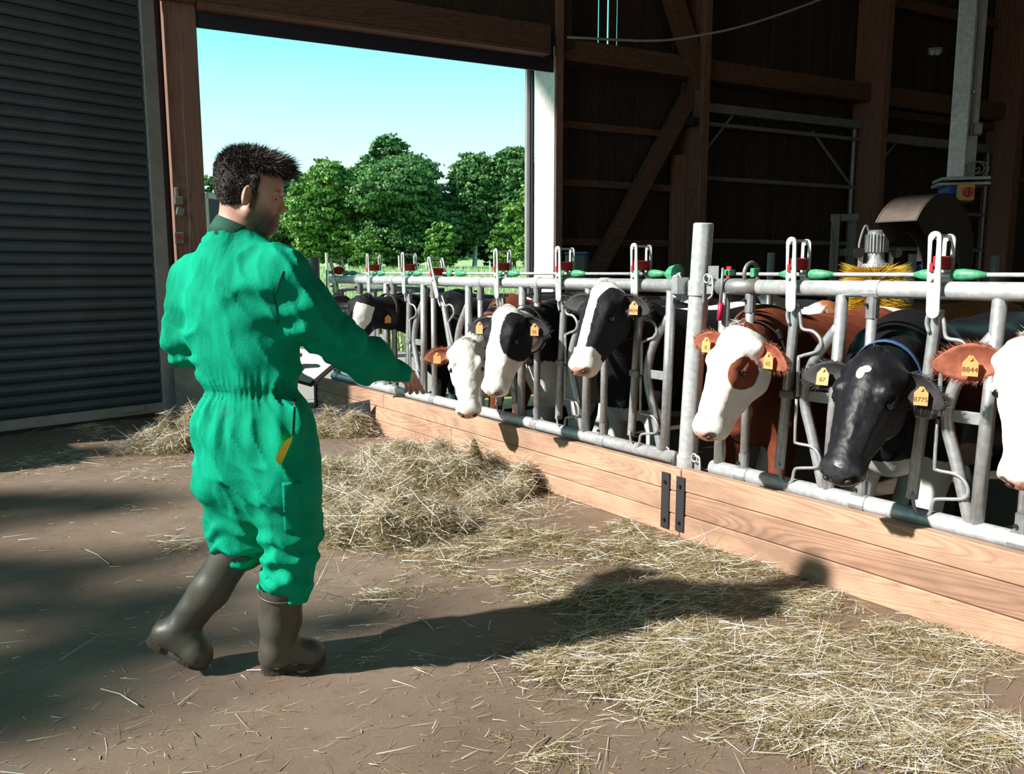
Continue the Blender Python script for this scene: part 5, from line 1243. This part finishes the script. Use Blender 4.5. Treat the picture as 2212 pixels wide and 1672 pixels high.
cc_ = c0 + R1 @ V(.085, .03, 0); cd = obj('conduit', MB().tube([V(cc_[0], cc_[1], 2.33), V(cc_[0], cc_[1], 8.5)], .012, 8), M_GREYP, beam, True)
for z_ in (2.6, 3.2, 4.0, 4.8): obj('pipe_clip', MB().tube([V(cc_[0], cc_[1], z_), V(cc_[0], cc_[1], z_ + .02)], .017, 8), M_DULL, cd)
obj('cable_gland', MB().rbox(cc_ + V(.04, -.02, 2.37), (.06, .05, .08), R1, .01), M_GREYP, beam)
obj('base_plate', MB().rbox(V(cw[0], cw[1], zb - .012), (.30, .26, .022), R1, .003), M_DULL, beam)
br_ = empty('cow_brush', Bp(1890, 640) * V(1, 1, 0) + V(0, 0, 1.2), 'rotating cow brush with yellow bristles under a brown arched hood', 'cow brush')
obj('clamp_plate', MB().rbox(V(cw[0], cw[1], zb - .045) - u_ * .0, (.32, .22, .02), R1, .003), M_DULL, br_)
tp_ = V(cw[0], cw[1], 0) - u_ * .03
M_HOOD = simple('brown_steel_hood', (.105, .08, .065), .6, .1, var=.25, scale=10); M_HOODD = simple('dark_hood_side', (.045, .038, .04), .6, var=.2)
hs = obj('blue_housing', MB().rbox(V(tp_[0], tp_[1], zb - .115), (.17, .20, .11), R1, .006), M_BLUE, br_)
for a in (-.05, -.035, -.02, .02, .035, .05):
    for b in (-.02, 0): obj('vent_hole', MB().tube([V(tp_[0], tp_[1], zb - .115 + b) + R1 @ V(a, -.099, 0), V(tp_[0], tp_[1], zb - .115 + b) + R1 @ V(a, -.103, 0)], .005, 6), M_BLACK, hs)
arc0 = V(tp_[0], tp_[1], 0) + ha_ * .06
Cz = zb - .13 - .44; Ca = .34; ro, ri = .44, .20; wA = .125
def arcpt(r, ang, s_): return arc0 + ha_ * (Ca - r * cos(ang)) + hb_ * s_ + V(0, 0, Cz + r * sin(ang))
angs = np.linspace(0, pi * .80, 22)
outer = [(Ca - ro, 1.42 - Cz)] + [(Ca - ro * cos(a), ro * sin(a)) for a in angs]; inner = [(Ca - ri - .06, 1.42 - Cz)] + [(Ca - (ri + .06 * (1 - min(1, a / 1.2))) * cos(a), ri * sin(a)) for a in angs]
def P2(q, s_): return arc0 + ha_ * q[0] + hb_ * s_ + V(0, 0, Cz + q[1])
for s_, nm in ((-wA, 'hood_side'), (wA, 'hood_side')):
    mb = MB(); vs = [P2(q, s_) for q in outer] + [P2(q, s_) for q in inner]; n_ = len(outer); vs += [v + hb_ * .006 for v in vs]
    fs = []
    for i in range(n_ - 1): fs += [(i, i + 1, n_ + i + 1, n_ + i), (2 * n_ + i, 3 * n_ + i, 3 * n_ + i + 1, 2 * n_ + i + 1), (i, 2 * n_ + i, 2 * n_ + i + 1, i + 1), (n_ + i, n_ + i + 1, 3 * n_ + i + 1, 3 * n_ + i)]
    obj(nm, mb.add(vs, fs), M_HOODD, br_)
vs = [P2(q, -wA - .01) for q in outer[1:]] + [P2(q, wA + .012) for q in outer[1:]]; n_ = len(outer) - 1; vs += [v * 1.0 + V(0, 0, -.006) for v in vs]
fs = []
for i in range(n_ - 1): fs += [(i, i + 1, n_ + i + 1, n_ + i), (2 * n_ + i, 3 * n_ + i, 3 * n_ + i + 1, 2 * n_ + i + 1)]
obj('hood', MB().add(vs, fs), M_HOOD, br_, True)
obj('label_plate', MB().rbox(P2((Ca - .32, .0), -wA - .012) + V(0, 0, .06), (.10, .004, .10), R1, .001), M_GREYP, br_)
obj('blue_cover', MB().rbox(P2((Ca - .32, .0), -wA - .012) + V(0, 0, -.05), (.11, .01, .07), R1, .002), M_BLUE, br_)
mc = Bp(1893, 540); mc0 = V(mc[0], mc[1], 0); ztop = Bp(1893, 497)[2]; zmid = Bp(1893, 545)[2]; zlow = Bp(1893, 578)[2]
mt_ = obj('motor', MB().tube([mc0 + V(0, 0, ztop), mc0 + V(0, 0, ztop - .012), mc0 + V(0, 0, ztop - .05), mc0 + V(0, 0, zmid)], [.050, .064, .066, .062], 20), M_DULL, br_)
for k in range(22): a = 2 * pi * k / 22; d = V(cos(a), sin(a), 0); obj('cooling_fin', MB().box(mc0 + d * .070 + V(0, 0, (ztop - .05 + zmid) / 2 + .01), (.014, .004, .12), np.array([d, np.cross(ZU, d), ZU]).T), M_GALV, mt_)
obj('gearbox', MB().tube([mc0 + V(0, 0, zmid), mc0 + V(0, 0, zmid - .05), mc0 + V(0, 0, zlow + .03), mc0 + V(0, 0, zlow + .025), mc0 + V(0, 0, zlow)], [.052, .055, .07, .10, .105], 20), M_GALV, br_)
for g_ in (-1, 1): obj('hinge_bracket', MB().rbox(mc0 + HRT * g_ * .105 + V(0, 0, zlow + .045), (.03, .03, .13), R1, .004), M_GALV, br_); obj('side_disc', MB().tube([mc0 + HRT * g_ * .13 + V(0, 0, zlow + .10) - HAW * .02, mc0 + HRT * g_ * .13 + V(0, 0, zlow + .10) - HAW * .035], .035, 14), M_BLACK, br_)
obj('motor_cable', MB().tube(curve([mc0 + V(0, 0, ztop - .03) - HRT * .05, mc0 + V(0, 0, ztop + .03) - HRT * .085, mc0 + V(0, 0, ztop - .1) - HRT * .12, mc0 + V(0, 0, zlow + .08) - HRT * .10], 5), .008, 6), M_GREYP, br_, True)
obj('brush_core', MB().tube([mc0 + V(0, 0, zlow), mc0 + V(0, 0, zlow - .34)], .10, 18), simple('brush_core', (.35, .2, .02), .7), br_)
rng = np.random.default_rng(12); n = 5200; a = rng.uniform(0, 2 * pi, n); z_ = zlow - .015 - .33 * rng.uniform(0, 1, n); dr = np.stack([np.cos(a), np.sin(a), rng.normal(0, .10, n) + .30 * (z_ > zlow - .07)], 1)
fm = tufts(rng, mc0 + dr * V(.09, .09, 0) + np.stack([0 * a, 0 * a, z_], 1), dr, np.full(n, .135), .0022, 'bristles', .10); fm.materials.append(hairm('yellow_bristle', (.40, .20, .01), (.85, .62, .05)))
fo = bpy.data.objects.new('bristles', fm); COL.objects.link(fo); put(fo, br_); fo['kind'] = 'stuff'
c_ = Bp(2091, 415, -.14); sb = obj('rotary_switch', MB().rbox(c_ + HAW * .03, (.10, .06, .11), R1, .006), simple('orange_yellow_switch_box', (.55, .26, .04), .5)); tag(sb, 'orange-yellow switch box with a red rotary knob below the hanging beam', 'switch')
obj('knob', MB().tube([c_ - HAW * .0, c_ - HAW * .022], .032, 18), M_RED, sb); obj('knob_grip', MB().rbox(c_ - HAW * .03, (.012, .016, .058), R1, .003), M_RED, sb)
obj('mounting_arm', MB().rbox(Bp(2066, 408, -.02), (.12, .03, .05), R1, .003), M_DULL, sb)
lp = [Bp(2100 + 17 * cos(t) + 1.5 * t, 362 + 13 * sin(t), .0) for t in np.linspace(0, 4.2 * pi, 40)]
tag(obj('coiled_cable', MB().tube([Bp(2063, 372, -.02)] + lp + [Bp(2108, 395, -.05)], .0045, 6), M_GREYP, smooth=True), 'thin coiled cable hanging beside the foot of the beam', 'cable')
# cable sagging across the dark wall
tag(obj('sagging_cable', MB().tube(curve([onh(1225, 80, 9.4), onh(1400, 88, 9.3), onh(1500, 78, 9.2), onh(1620, 52, 9.1), onh(1790, -8, 9.0), onh(1900, -60, 9.0)], 6), .013, 7), M_GREYP, smooth=True), 'grey cable sagging across the upper dark wall', 'cable')
lm = empty('wall_lamp', onh(2020, 112, 13), 'small twin glass lamp high on the wall left of the hanging beam', 'lamp'); 
M_GLS = simple('lamp_glass', (.6, .65, .66), .1, spec=.9)
for px_ in (2014, 2025):
    q = onh(px_, 113, 13); bm = bmesh.new(); bmesh.ops.create_uvsphere(bm, u_segments=12, v_segments=8, radius=.045); me = bpy.data.meshes.new('lamp_glass'); bm.to_mesh(me); bm.free(); me.transform(Matrix.Translation(Vector(q))); me.shade_smooth(); obj('lamp_glass', me, M_GLS, lm)
obj('lamp_body', MB().rbox(onh(2020, 110, 13.04), (.20, .05, .10), R1, .01), M_DULL, lm)
# stub posts, cubicle frame, bin in the yard
for px_, y0_, R_, lab in ((1666, 546, 7.4, 'short galvanised post stub in the dark yard, right of the tall steel post'), (1971, 549, 7.4, 'short galvanised post stub in the dark yard, right of the cow brush'), (2150, 552, 7.4, 'short galvanised post stub in the dark yard near the right edge')):
    q = onh(px_, y0_, R_); tag(obj('stub_post', MB().tube([V(q[0], q[1], -.15), q], .032, 14), M_GALV, smooth=True), lab, 'post')
cf_ = empty('timber_stand', onh(1825, 600, 8.2) * V(1, 1, 0), 'weathered grey timber frame standing behind the cow brush, left side', 'frame'); M_GW = wood('grey_weathered_wood', (.09, .075, .07), (.19, .165, .15), 'Z', 12)
for px_ in (1806, 1843): q = onh(px_, 466, 8.2); obj('upright', MB().rbox(V(q[0], q[1], (q[2] - .15) / 2), (.075, .06, q[2] + .15), R1, .005), M_GW, cf_)
for y_ in (470, 545): q = onh(1825, y_, 8.2); obj('cross_piece', MB().rbox(q, (.26, .05, .07), R1, .005), M_GW, cf_)
bn = empty('water_trough', onh(1248, 590, 9.6) * V(1, 1, 0), 'grey plastic container with blue rim by the dark wall, beneath the raking brace', 'container'); q = onh(1248, 547, 9.6)
obj('shell', MB().rbox(V(q[0], q[1], (q[2] - .15) / 2), (.26, .24, q[2] + .15), R1, .03), simple('grey_tub', (.10, .105, .11), .6), bn); obj('blue_rim', MB().rbox(q, (.27, .25, .03), R1, .01), M_BLUE, bn)
# arched cubicle tube seen through the fence beside the doorway
a_ = [onh(722, 690, 9.4), onh(722, 655, 9.4), onh(735, 632, 9.4), onh(765, 622, 9.4), onh(960, 628, 9.4)]; a_[0][2] = -.1
tag(obj('cubicle_tube', MB().tube(curve(a_, 5), .035, 10), M_DULL, smooth=True), 'dull steel tube bent in an arch behind the far end of the feed fence', 'tube')

# ------------------------------------------------------------------ cows standing farther back in the yard
def back_cow(sh, b, mat, label, bodyf, sc=.97, headtilt=-.35, vox=.022, furm=None, earmat=None):
    b = nrm(V(*b, 0)); S = Sdf(); RB_, L = add_body(S, V(*sh, 0), b, -.15, sc)
    hd_ = nrm(-b + V(0, 0, headtilt)); P = L(0, -.62, 1.36); R = frame(hd_, -b * .3 + ZU); h = add_head(S, P, R, 1.0)
    hb = h(0, .05, -.10); mid = hb * .5 + L(0, .02, 1.24) * .5
    S.chain([hb, mid, L(0, .02, 1.24)], [.105, .125, .17], .07); S.chain([h(0, .10, -.15), mid - V(0, 0, .18), L(0, -.08, .88)], [.085, .12, .18], .07)
    P_ = np.array([p for f, a, b_, k, s_ in S.p for p in (a, b_)])
    v, q = S.mesh(P_.min(0) - .04, P_.max(0) + .04, vox, lambda D, X, Y, Z: D + .006 * NZ(X * 7, Y * 7, Z * 7)); me, vv = npmesh('body', [(v, q)])
    br = (vv - L(0, 0, 0)) / sc @ RB_; attr(me, 'coat', bodyf(*br.T)); attr(me, 'pink', np.zeros(len(vv)))
    root = empty('cow', L(0, .6, 0), label, 'cow', 'cows standing behind the feeding ones'); obj('body', me, mat, root)
    for g_ in (-1, 1):
        mb, *_ = ear_mesh(P, R, 1.0, g_, R @ V(g_ * 1.0, -.05, -.2)); obj('ear', mb, earmat or M_EARB, root, True)
    return root
back_cow((6.42, 4.80), (.90, -.43), M_COWB, 'white and black cow behind the tall steel post, its white back lit', lambda x, y, z: mx(.35 * blob(x, y, z, (-.1, .75, 1.05), (.5, .42, .34)), .3 * blob(x, y, z, (0, -.35, 1.2), (.4, .3, .5))))
back_cow((6.35, 3.55), (.93, -.25), M_COWN, 'brown cow behind the yellow brush, only its ginger back showing', lambda x, y, z: .35 * blob(x, y, z, (0, .8, 1.0), (1.0, 1.6, 1.2)), earmat=M_EARR)
back_cow((5.98, 6.72), (.86, -.50), M_COWN, 'brown and white cow standing far back near the right door jamb', lambda x, y, z: mn(.35 * blob(x, y, z, (0, .7, 1.1), (1, 1.5, 1)), -.3 * blob(x, y, z, (0, .95, 1.3), (.5, .16, .4))), earmat=M_EARR)
back_cow((4.9, 7.72), (.97, -.2), M_COWB, 'black cow farthest back in the yard just inside the doorway', lambda x, y, z: .3 * blob(x, y, z, (0, .7, 1.1), (1, 1.8, 1)))
# ------------------------------------------------------------------ hay and straw
def straw_mat():
    mt, t, b = newmat('straw'); a = N(t, 'ShaderNodeAttribute', attribute_name='tone')
    t.links.new(ramp(t, a.outputs['Fac'], ((0, (.12, .085, .035)), (.3, (.30, .225, .11)), (.55, (.45, .36, .20)), (.8, (.74, .69, .57)), (1, (.95, .94, .90)))), b.inputs['Base Color'])
    b.inputs['Roughness'].default_value = .5; b.inputs['Specular IOR Level'].default_value = .4; return mt
M_STRAW = straw_mat()
M_MOUND = simple('matted_hay', (.17, .13, .06), .95, var=.55, scale=45, bmp=1.0)
HN = VNoise(21)
# heaps: centre pixel on the floor, half sizes along/across (m), turn, height
HEAPS = [(392, 962, .46, .30, .1, .25), (728, 938, .50, .22, -.9, .20), (955, 1045, .72, .30, -1.05, .30), (820, 1150, .48, .27, -.6, .20), (770, 1035, .50, .25, -.9, .13), (700, 1100, .3, .3, 0, .14), (1055, 1085, .18, .12, -.6, .06)]
HP = [(g(a, b)[:2], c, d, e, h_) for a, b, c, d, e, h_ in HEAPS]
def heap_h(x, y, only=None):
    z = np.zeros_like(x)
    for i, ((cx, cy), a, b, r, h_) in enumerate(HP):
        if only is not None and i not in only: continue
        u = ((x - cx) * cos(r) + (y - cy) * sin(r)) / a; v = (-(x - cx) * sin(r) + (y - cy) * cos(r)) / b; q = u * u + v * v
        z = np.maximum(z, h_ * np.clip(1 - q + .5 * HN(x * 6, y * 6, np.zeros_like(x)), 0, 1.1) ** .8 * (.75 + .5 * HN(x * 11 + 5, y * 11, np.zeros_like(x))))
    return z
def lowspread(px, py):
    """loose cover 0..1 as a function of where on the floor it lies"""
    d = np.zeros_like(px)
    for cx, cy, rx, ry, k in ((1700, 1290, 330, 70, .6), (1400, 1330, 230, 70, .55), (1480, 1440, 330, 90, 1.0), (1250, 1450, 200, 80, .8), (1130, 1420, 120, 40, .5), (1320, 1400, 160, 50, .8), (1750, 1420, 300, 80, .9), (2000, 1420, 220, 60, .7), (1750, 1560, 260, 70, .8), (2050, 1620, 260, 60, .75), (1500, 1540, 250, 50, .7),
        (1200, 1180, 220, 50, .75), (1420, 1195, 230, 50, .85), (1000, 1200, 170, 40, .65), (1600, 1225, 150, 40, .85), (1150, 1110, 150, 35, .5), (1380, 1135, 120, 14, .7), (1560, 1188, 120, 14, .8), (1330, 1300, 250, 50, .7), (1250, 1250, 200, 40, .6), (900, 1190, 120, 30, .45), (760, 1200, 90, 30, .35), (800, 975, 110, 40, .5), (1000, 1430, 130, 40, .25),
        (1150, 1610, 150, 60, .3), (800, 1380, 60, 40, .3), (2120, 1400, 140, 50, .8), (1960, 1370, 130, 25, .7), (410, 1175, 90, 50, .35), (330, 1090, 90, 30, .2), (480, 1220, 80, 50, .3), (100, 1000, 200, 40, .3), (260, 930, 120, 25, .5), (1350, 1260, 150, 40, .5), (900, 1300, 150, 60, .12), (300, 1000, 120, 40, .2)):
        d = np.maximum(d, k * np.exp(-(((px - cx) / rx) ** 2 + ((py - cy) / ry) ** 2) ** 1.3))
    return d
def topx(x, y, z=0.0):
    p = np.stack([x, y, np.full_like(x, z)], 1) - CAMP; zc = p @ FW; return CXP + FPX * (p @ RT) / zc, CYP - FPX * (p @ UP) / zc
def floorpts(px, py):
    d = FW + np.outer((px - CXP) / FPX, RT) - np.outer((py - CYP) / FPX, UP); t = -CAMH / d[:, 2]; return (CAMP + d * t[:, None])
def strands(name, P, L, w, rng, tone, flat=.12, label=None, parent=None, up=0.0, lay=None):
    n = len(P); a = rng.uniform(0, 2 * pi, n) if lay is None else rng.normal(lay, .75, n); D = np.stack([np.cos(a), np.sin(a), rng.normal(0, flat, n) + up], 1)
    me = tufts(rng, P - D * (L[:, None] * .5) * V(1, 1, .3), D, L, w, name, .30, tone); me.materials.append(M_STRAW)
    co = np.empty(len(me.vertices) * 3, np.float32); me.vertices.foreach_get('co', co); co = co.reshape(-1, 3); co[:, 2] = np.maximum(co[:, 2], .002)
    inside = (co[:, 0] > XF - .004) & (co[:, 2] < .37); co[inside, 0] = XF - .006; me.vertices.foreach_set('co', co.ravel())
    o = bpy.data.objects.new(name, me); COL.objects.link(o); o['kind'] = 'stuff'
    if label: o['label'] = label; o['category'] = 'hay'
    if parent is not None: put(o, parent)
    return o
rng = np.random.default_rng(77)
def heap(idx, n, label, seed):
    rng = np.random.default_rng(seed); (cx, cy), a, b, r, h_ = HP[idx[0]]
    X0 = min(HP[i][0][0] - HP[i][1] * 1.5 for i in idx); X1 = min(XF - .01, max(HP[i][0][0] + HP[i][1] * 1.5 for i in idx)); Y0 = min(HP[i][0][1] - HP[i][1] * 1.5 for i in idx); Y1 = max(HP[i][0][1] + HP[i][1] * 1.5 for i in idx)
    nx, ny = int((X1 - X0) / .022), int((Y1 - Y0) / .022); xs = np.linspace(X0, X1, nx); ys = np.linspace(Y0, Y1, ny); XX, YY = np.meshgrid(xs, ys, indexing='ij')
    Z = heap_h(XX, YY, idx) * .9; Z = Z + (.012 * HN(XX * 60, YY * 60, Z * 0)) * (Z > .01)
    id_ = lambda i, j: i * ny + j; fs = [(id_(i, j), id_(i + 1, j), id_(i + 1, j + 1), id_(i, j + 1)) for i in range(nx - 1) for j in range(ny - 1) if max(Z[i, j], Z[i + 1, j + 1], Z[i + 1, j], Z[i, j + 1]) > .012]
    me = bpy.data.meshes.new('hay_pile'); me.from_pydata([(float(XX[i, j]), float(YY[i, j]), float(max(.0, Z[i, j] - .006))) for i in range(nx) for j in range(ny)], [], fs); me.materials.append(M_MOUND); me.shade_smooth()
    bm = bmesh.new(); bm.from_mesh(me); bmesh.ops.delete(bm, geom=[v for v in bm.verts if not v.link_faces], context='VERTS'); bm.to_mesh(me); bm.free()
    o = bpy.data.objects.new('hay_pile', me); COL.objects.link(o); tag(o, label, 'hay', 'hay piles', 'stuff')
    x = rng.uniform(X0, X1, n * 6); y = rng.uniform(Y0, Y1, n * 6); z = heap_h(x, y, idx); ok = (z > .010) | (rng.uniform(0, 1, len(x)) < .015); x, y, z = x[ok][:n], y[ok][:n], z[ok][:n]; k = len(x)
    P = np.stack([x, y, z * .92 + rng.uniform(-.01, .03, k)], 1); tone = np.clip(rng.beta(1.7, 1.7, k) + .15 * HN(x * 4, y * 4, z) + .10, 0, 1)
    L = rng.gamma(4, .022, k) + .02; pal = rng.uniform(0, 1, k) < .20; tone = np.where(pal, rng.uniform(.72, 1, k), tone * .78)
    strands('straw', P[~pal], L[~pal], .0011, rng, tone[~pal], .38, parent=o, up=.05); strands('pale_straw', P[pal], L[pal] * 1.35, .0014, rng, tone[pal], .38, parent=o, up=.06); return o
heap([0], 6500, 'hay heap on the floor between the shutter and the man', 1)
heap([1], 5000, 'hay heap in front of the black rubber sheet', 2)
heap([2], 16000, 'largest hay heap pushed against the far kerb boards below the white-faced cows', 3)
heap([3, 5], 12000, 'rounded hay heap in front of the man\'s knees, with long stalks', 4)
heap([4], 7000, 'low hay heap between the largest heap and the rounded one', 5)
heap([6], 1600, 'small tuft of hay at the foot of the kerb, right of the largest heap', 6)
# loose hay over the floor: sampled evenly over the floor seen, thinned by cover and clumping noise
n = 1300000; px = rng.uniform(-60, 2290, n); py = rng.uniform(905, 1700, n); W = floorpts(px, py); x, y = W[:, 0], W[:, 1]
cov = lowspread(px, py); nz = HN(x * 3.2, y * 3.2, 0 * x) * .5 + HN(x * 8, y * 8, 0 * x + 3) * .35 + HN(x * 22, y * 22, 0 * x + 7) * .25
p_ = np.clip((cov + .9 * nz * (cov > .02) - .27) * 1.25, 0, 1) * .46 + .003 + .02 * cov
p_ = p_ * (x < XF - .005); ok = rng.uniform(0, 1, n) < p_; x, y, cov, nz = x[ok], y[ok], cov[ok], nz[ok]; k = len(x)
hh = np.clip(cov + .6 * nz - .35, 0, 1) * .055
P = np.stack([x, y, hh * rng.uniform(0, 1, k) + .003], 1); L = rng.gamma(3.2, .018, k) * (.8 + .6 * cov) + .014
tone = np.clip(rng.beta(1.6, 1.7, k) + .1 * nz + .06, 0, 1)
fine = rng.uniform(0, 1, k) < .22
pal = (rng.uniform(0, 1, k) < .11) & ~fine; bs = ~pal & ~fine
LH = strands('loose_hay', P[bs], L[bs], .0009, rng, tone[bs] * .80, .10, 'loose greenish-brown hay strewn over the floor along the kerb', lay=-.4)
strands('loose_straw', P[pal] + V(0, 0, .004), L[pal] * 1.4, .00125, rng, np.clip(.72 + .28 * tone[pal], 0, 1), .08, None, LH, lay=-.45)
strands('hay_chaff', P[fine] , L[fine] * .45, .0016, rng, tone[fine] * .7, .25, None, LH)
# low matted bed under the thick part of the spread
gx_ = np.linspace(.9, XF - .012, 110); gy_ = np.linspace(.7, 3.6, 140); XX, YY = np.meshgrid(gx_, gy_, indexing='ij'); pxx, pyy = topx(XX.ravel(), YY.ravel()); cv_ = lowspread(pxx, pyy).reshape(XX.shape)
nn_ = HN(XX * 3.2, YY * 3.2, 0 * XX) * .5 + HN(XX * 8, YY * 8, 0 * XX + 3) * .35 + HN(XX * 22, YY * 22, 0 * XX + 7) * .25
Z = np.clip(cv_ + .75 * nn_ - .62, -.2, .6) * .075; id_ = lambda i, j: i * 140 + j
fs = [(id_(i, j), id_(i + 1, j), id_(i + 1, j + 1), id_(i, j + 1)) for i in range(109) for j in range(139) if max(Z[i, j], Z[i + 1, j + 1], Z[i + 1, j], Z[i, j + 1]) > .001]
me = bpy.data.meshes.new('hay_bed'); me.from_pydata([(float(XX[i, j]), float(YY[i, j]), float(Z[i, j])) for i in range(110) for j in range(140)], [], fs); me.materials.append(M_MOUND); me.shade_smooth()
bm = bmesh.new(); bm.from_mesh(me); bmesh.ops.delete(bm, geom=[v for v in bm.verts if not v.link_faces], context='VERTS'); bm.to_mesh(me); bm.free()
o = bpy.data.objects.new('hay_bed', me); COL.objects.link(o); tag(o, 'flattened hay bed under the thick straw in the right foreground', 'hay', None, 'stuff')
# a few long single stalks that stand out
STK = [((218, 1488), (298, 1523)), ((185, 1187), (236, 1218)), ((1055, 1362), (1060, 1340)), ((1345, 1312), (1375, 1290)), ((2100, 1535), (2150, 1550)), ((2110, 1370), (2160, 1345)), ((1460, 1395), (1530, 1345)), ((1700, 1440), (1860, 1500)), ((905, 1335), (935, 1360)), ((1185, 1590), (1130, 1640))]
for i, (a, b_) in enumerate(STK):
    p, q = g(*a, .006), g(*b_, .012); p[0] = min(p[0], XF - .02); q[0] = min(q[0], XF - .02); m_ = (p + q) / 2 + V(.004, .006, .006)
    o = obj('straw_stalk', MB().tube([p, m_, q], .0022, 5), M_POST); tag(o, ['long pale stalk alone on the bare floor at lower left', 'pale stalk on the bare floor left of the man\'s rear boot', 'short stalk above the man\'s shadow tip', 'short pale stalk on the shadow of the man\'s head', 'bright stalk on the floor at lower right', 'stiff stalk leaning at the kerb near the right edge', 'long stalk lying across the thick straw', 'very long stalk lying at the right foreground', 'pale stalk to the right of the man\'s front boot', 'stalk on bare floor at bottom centre'][i], 'straw')
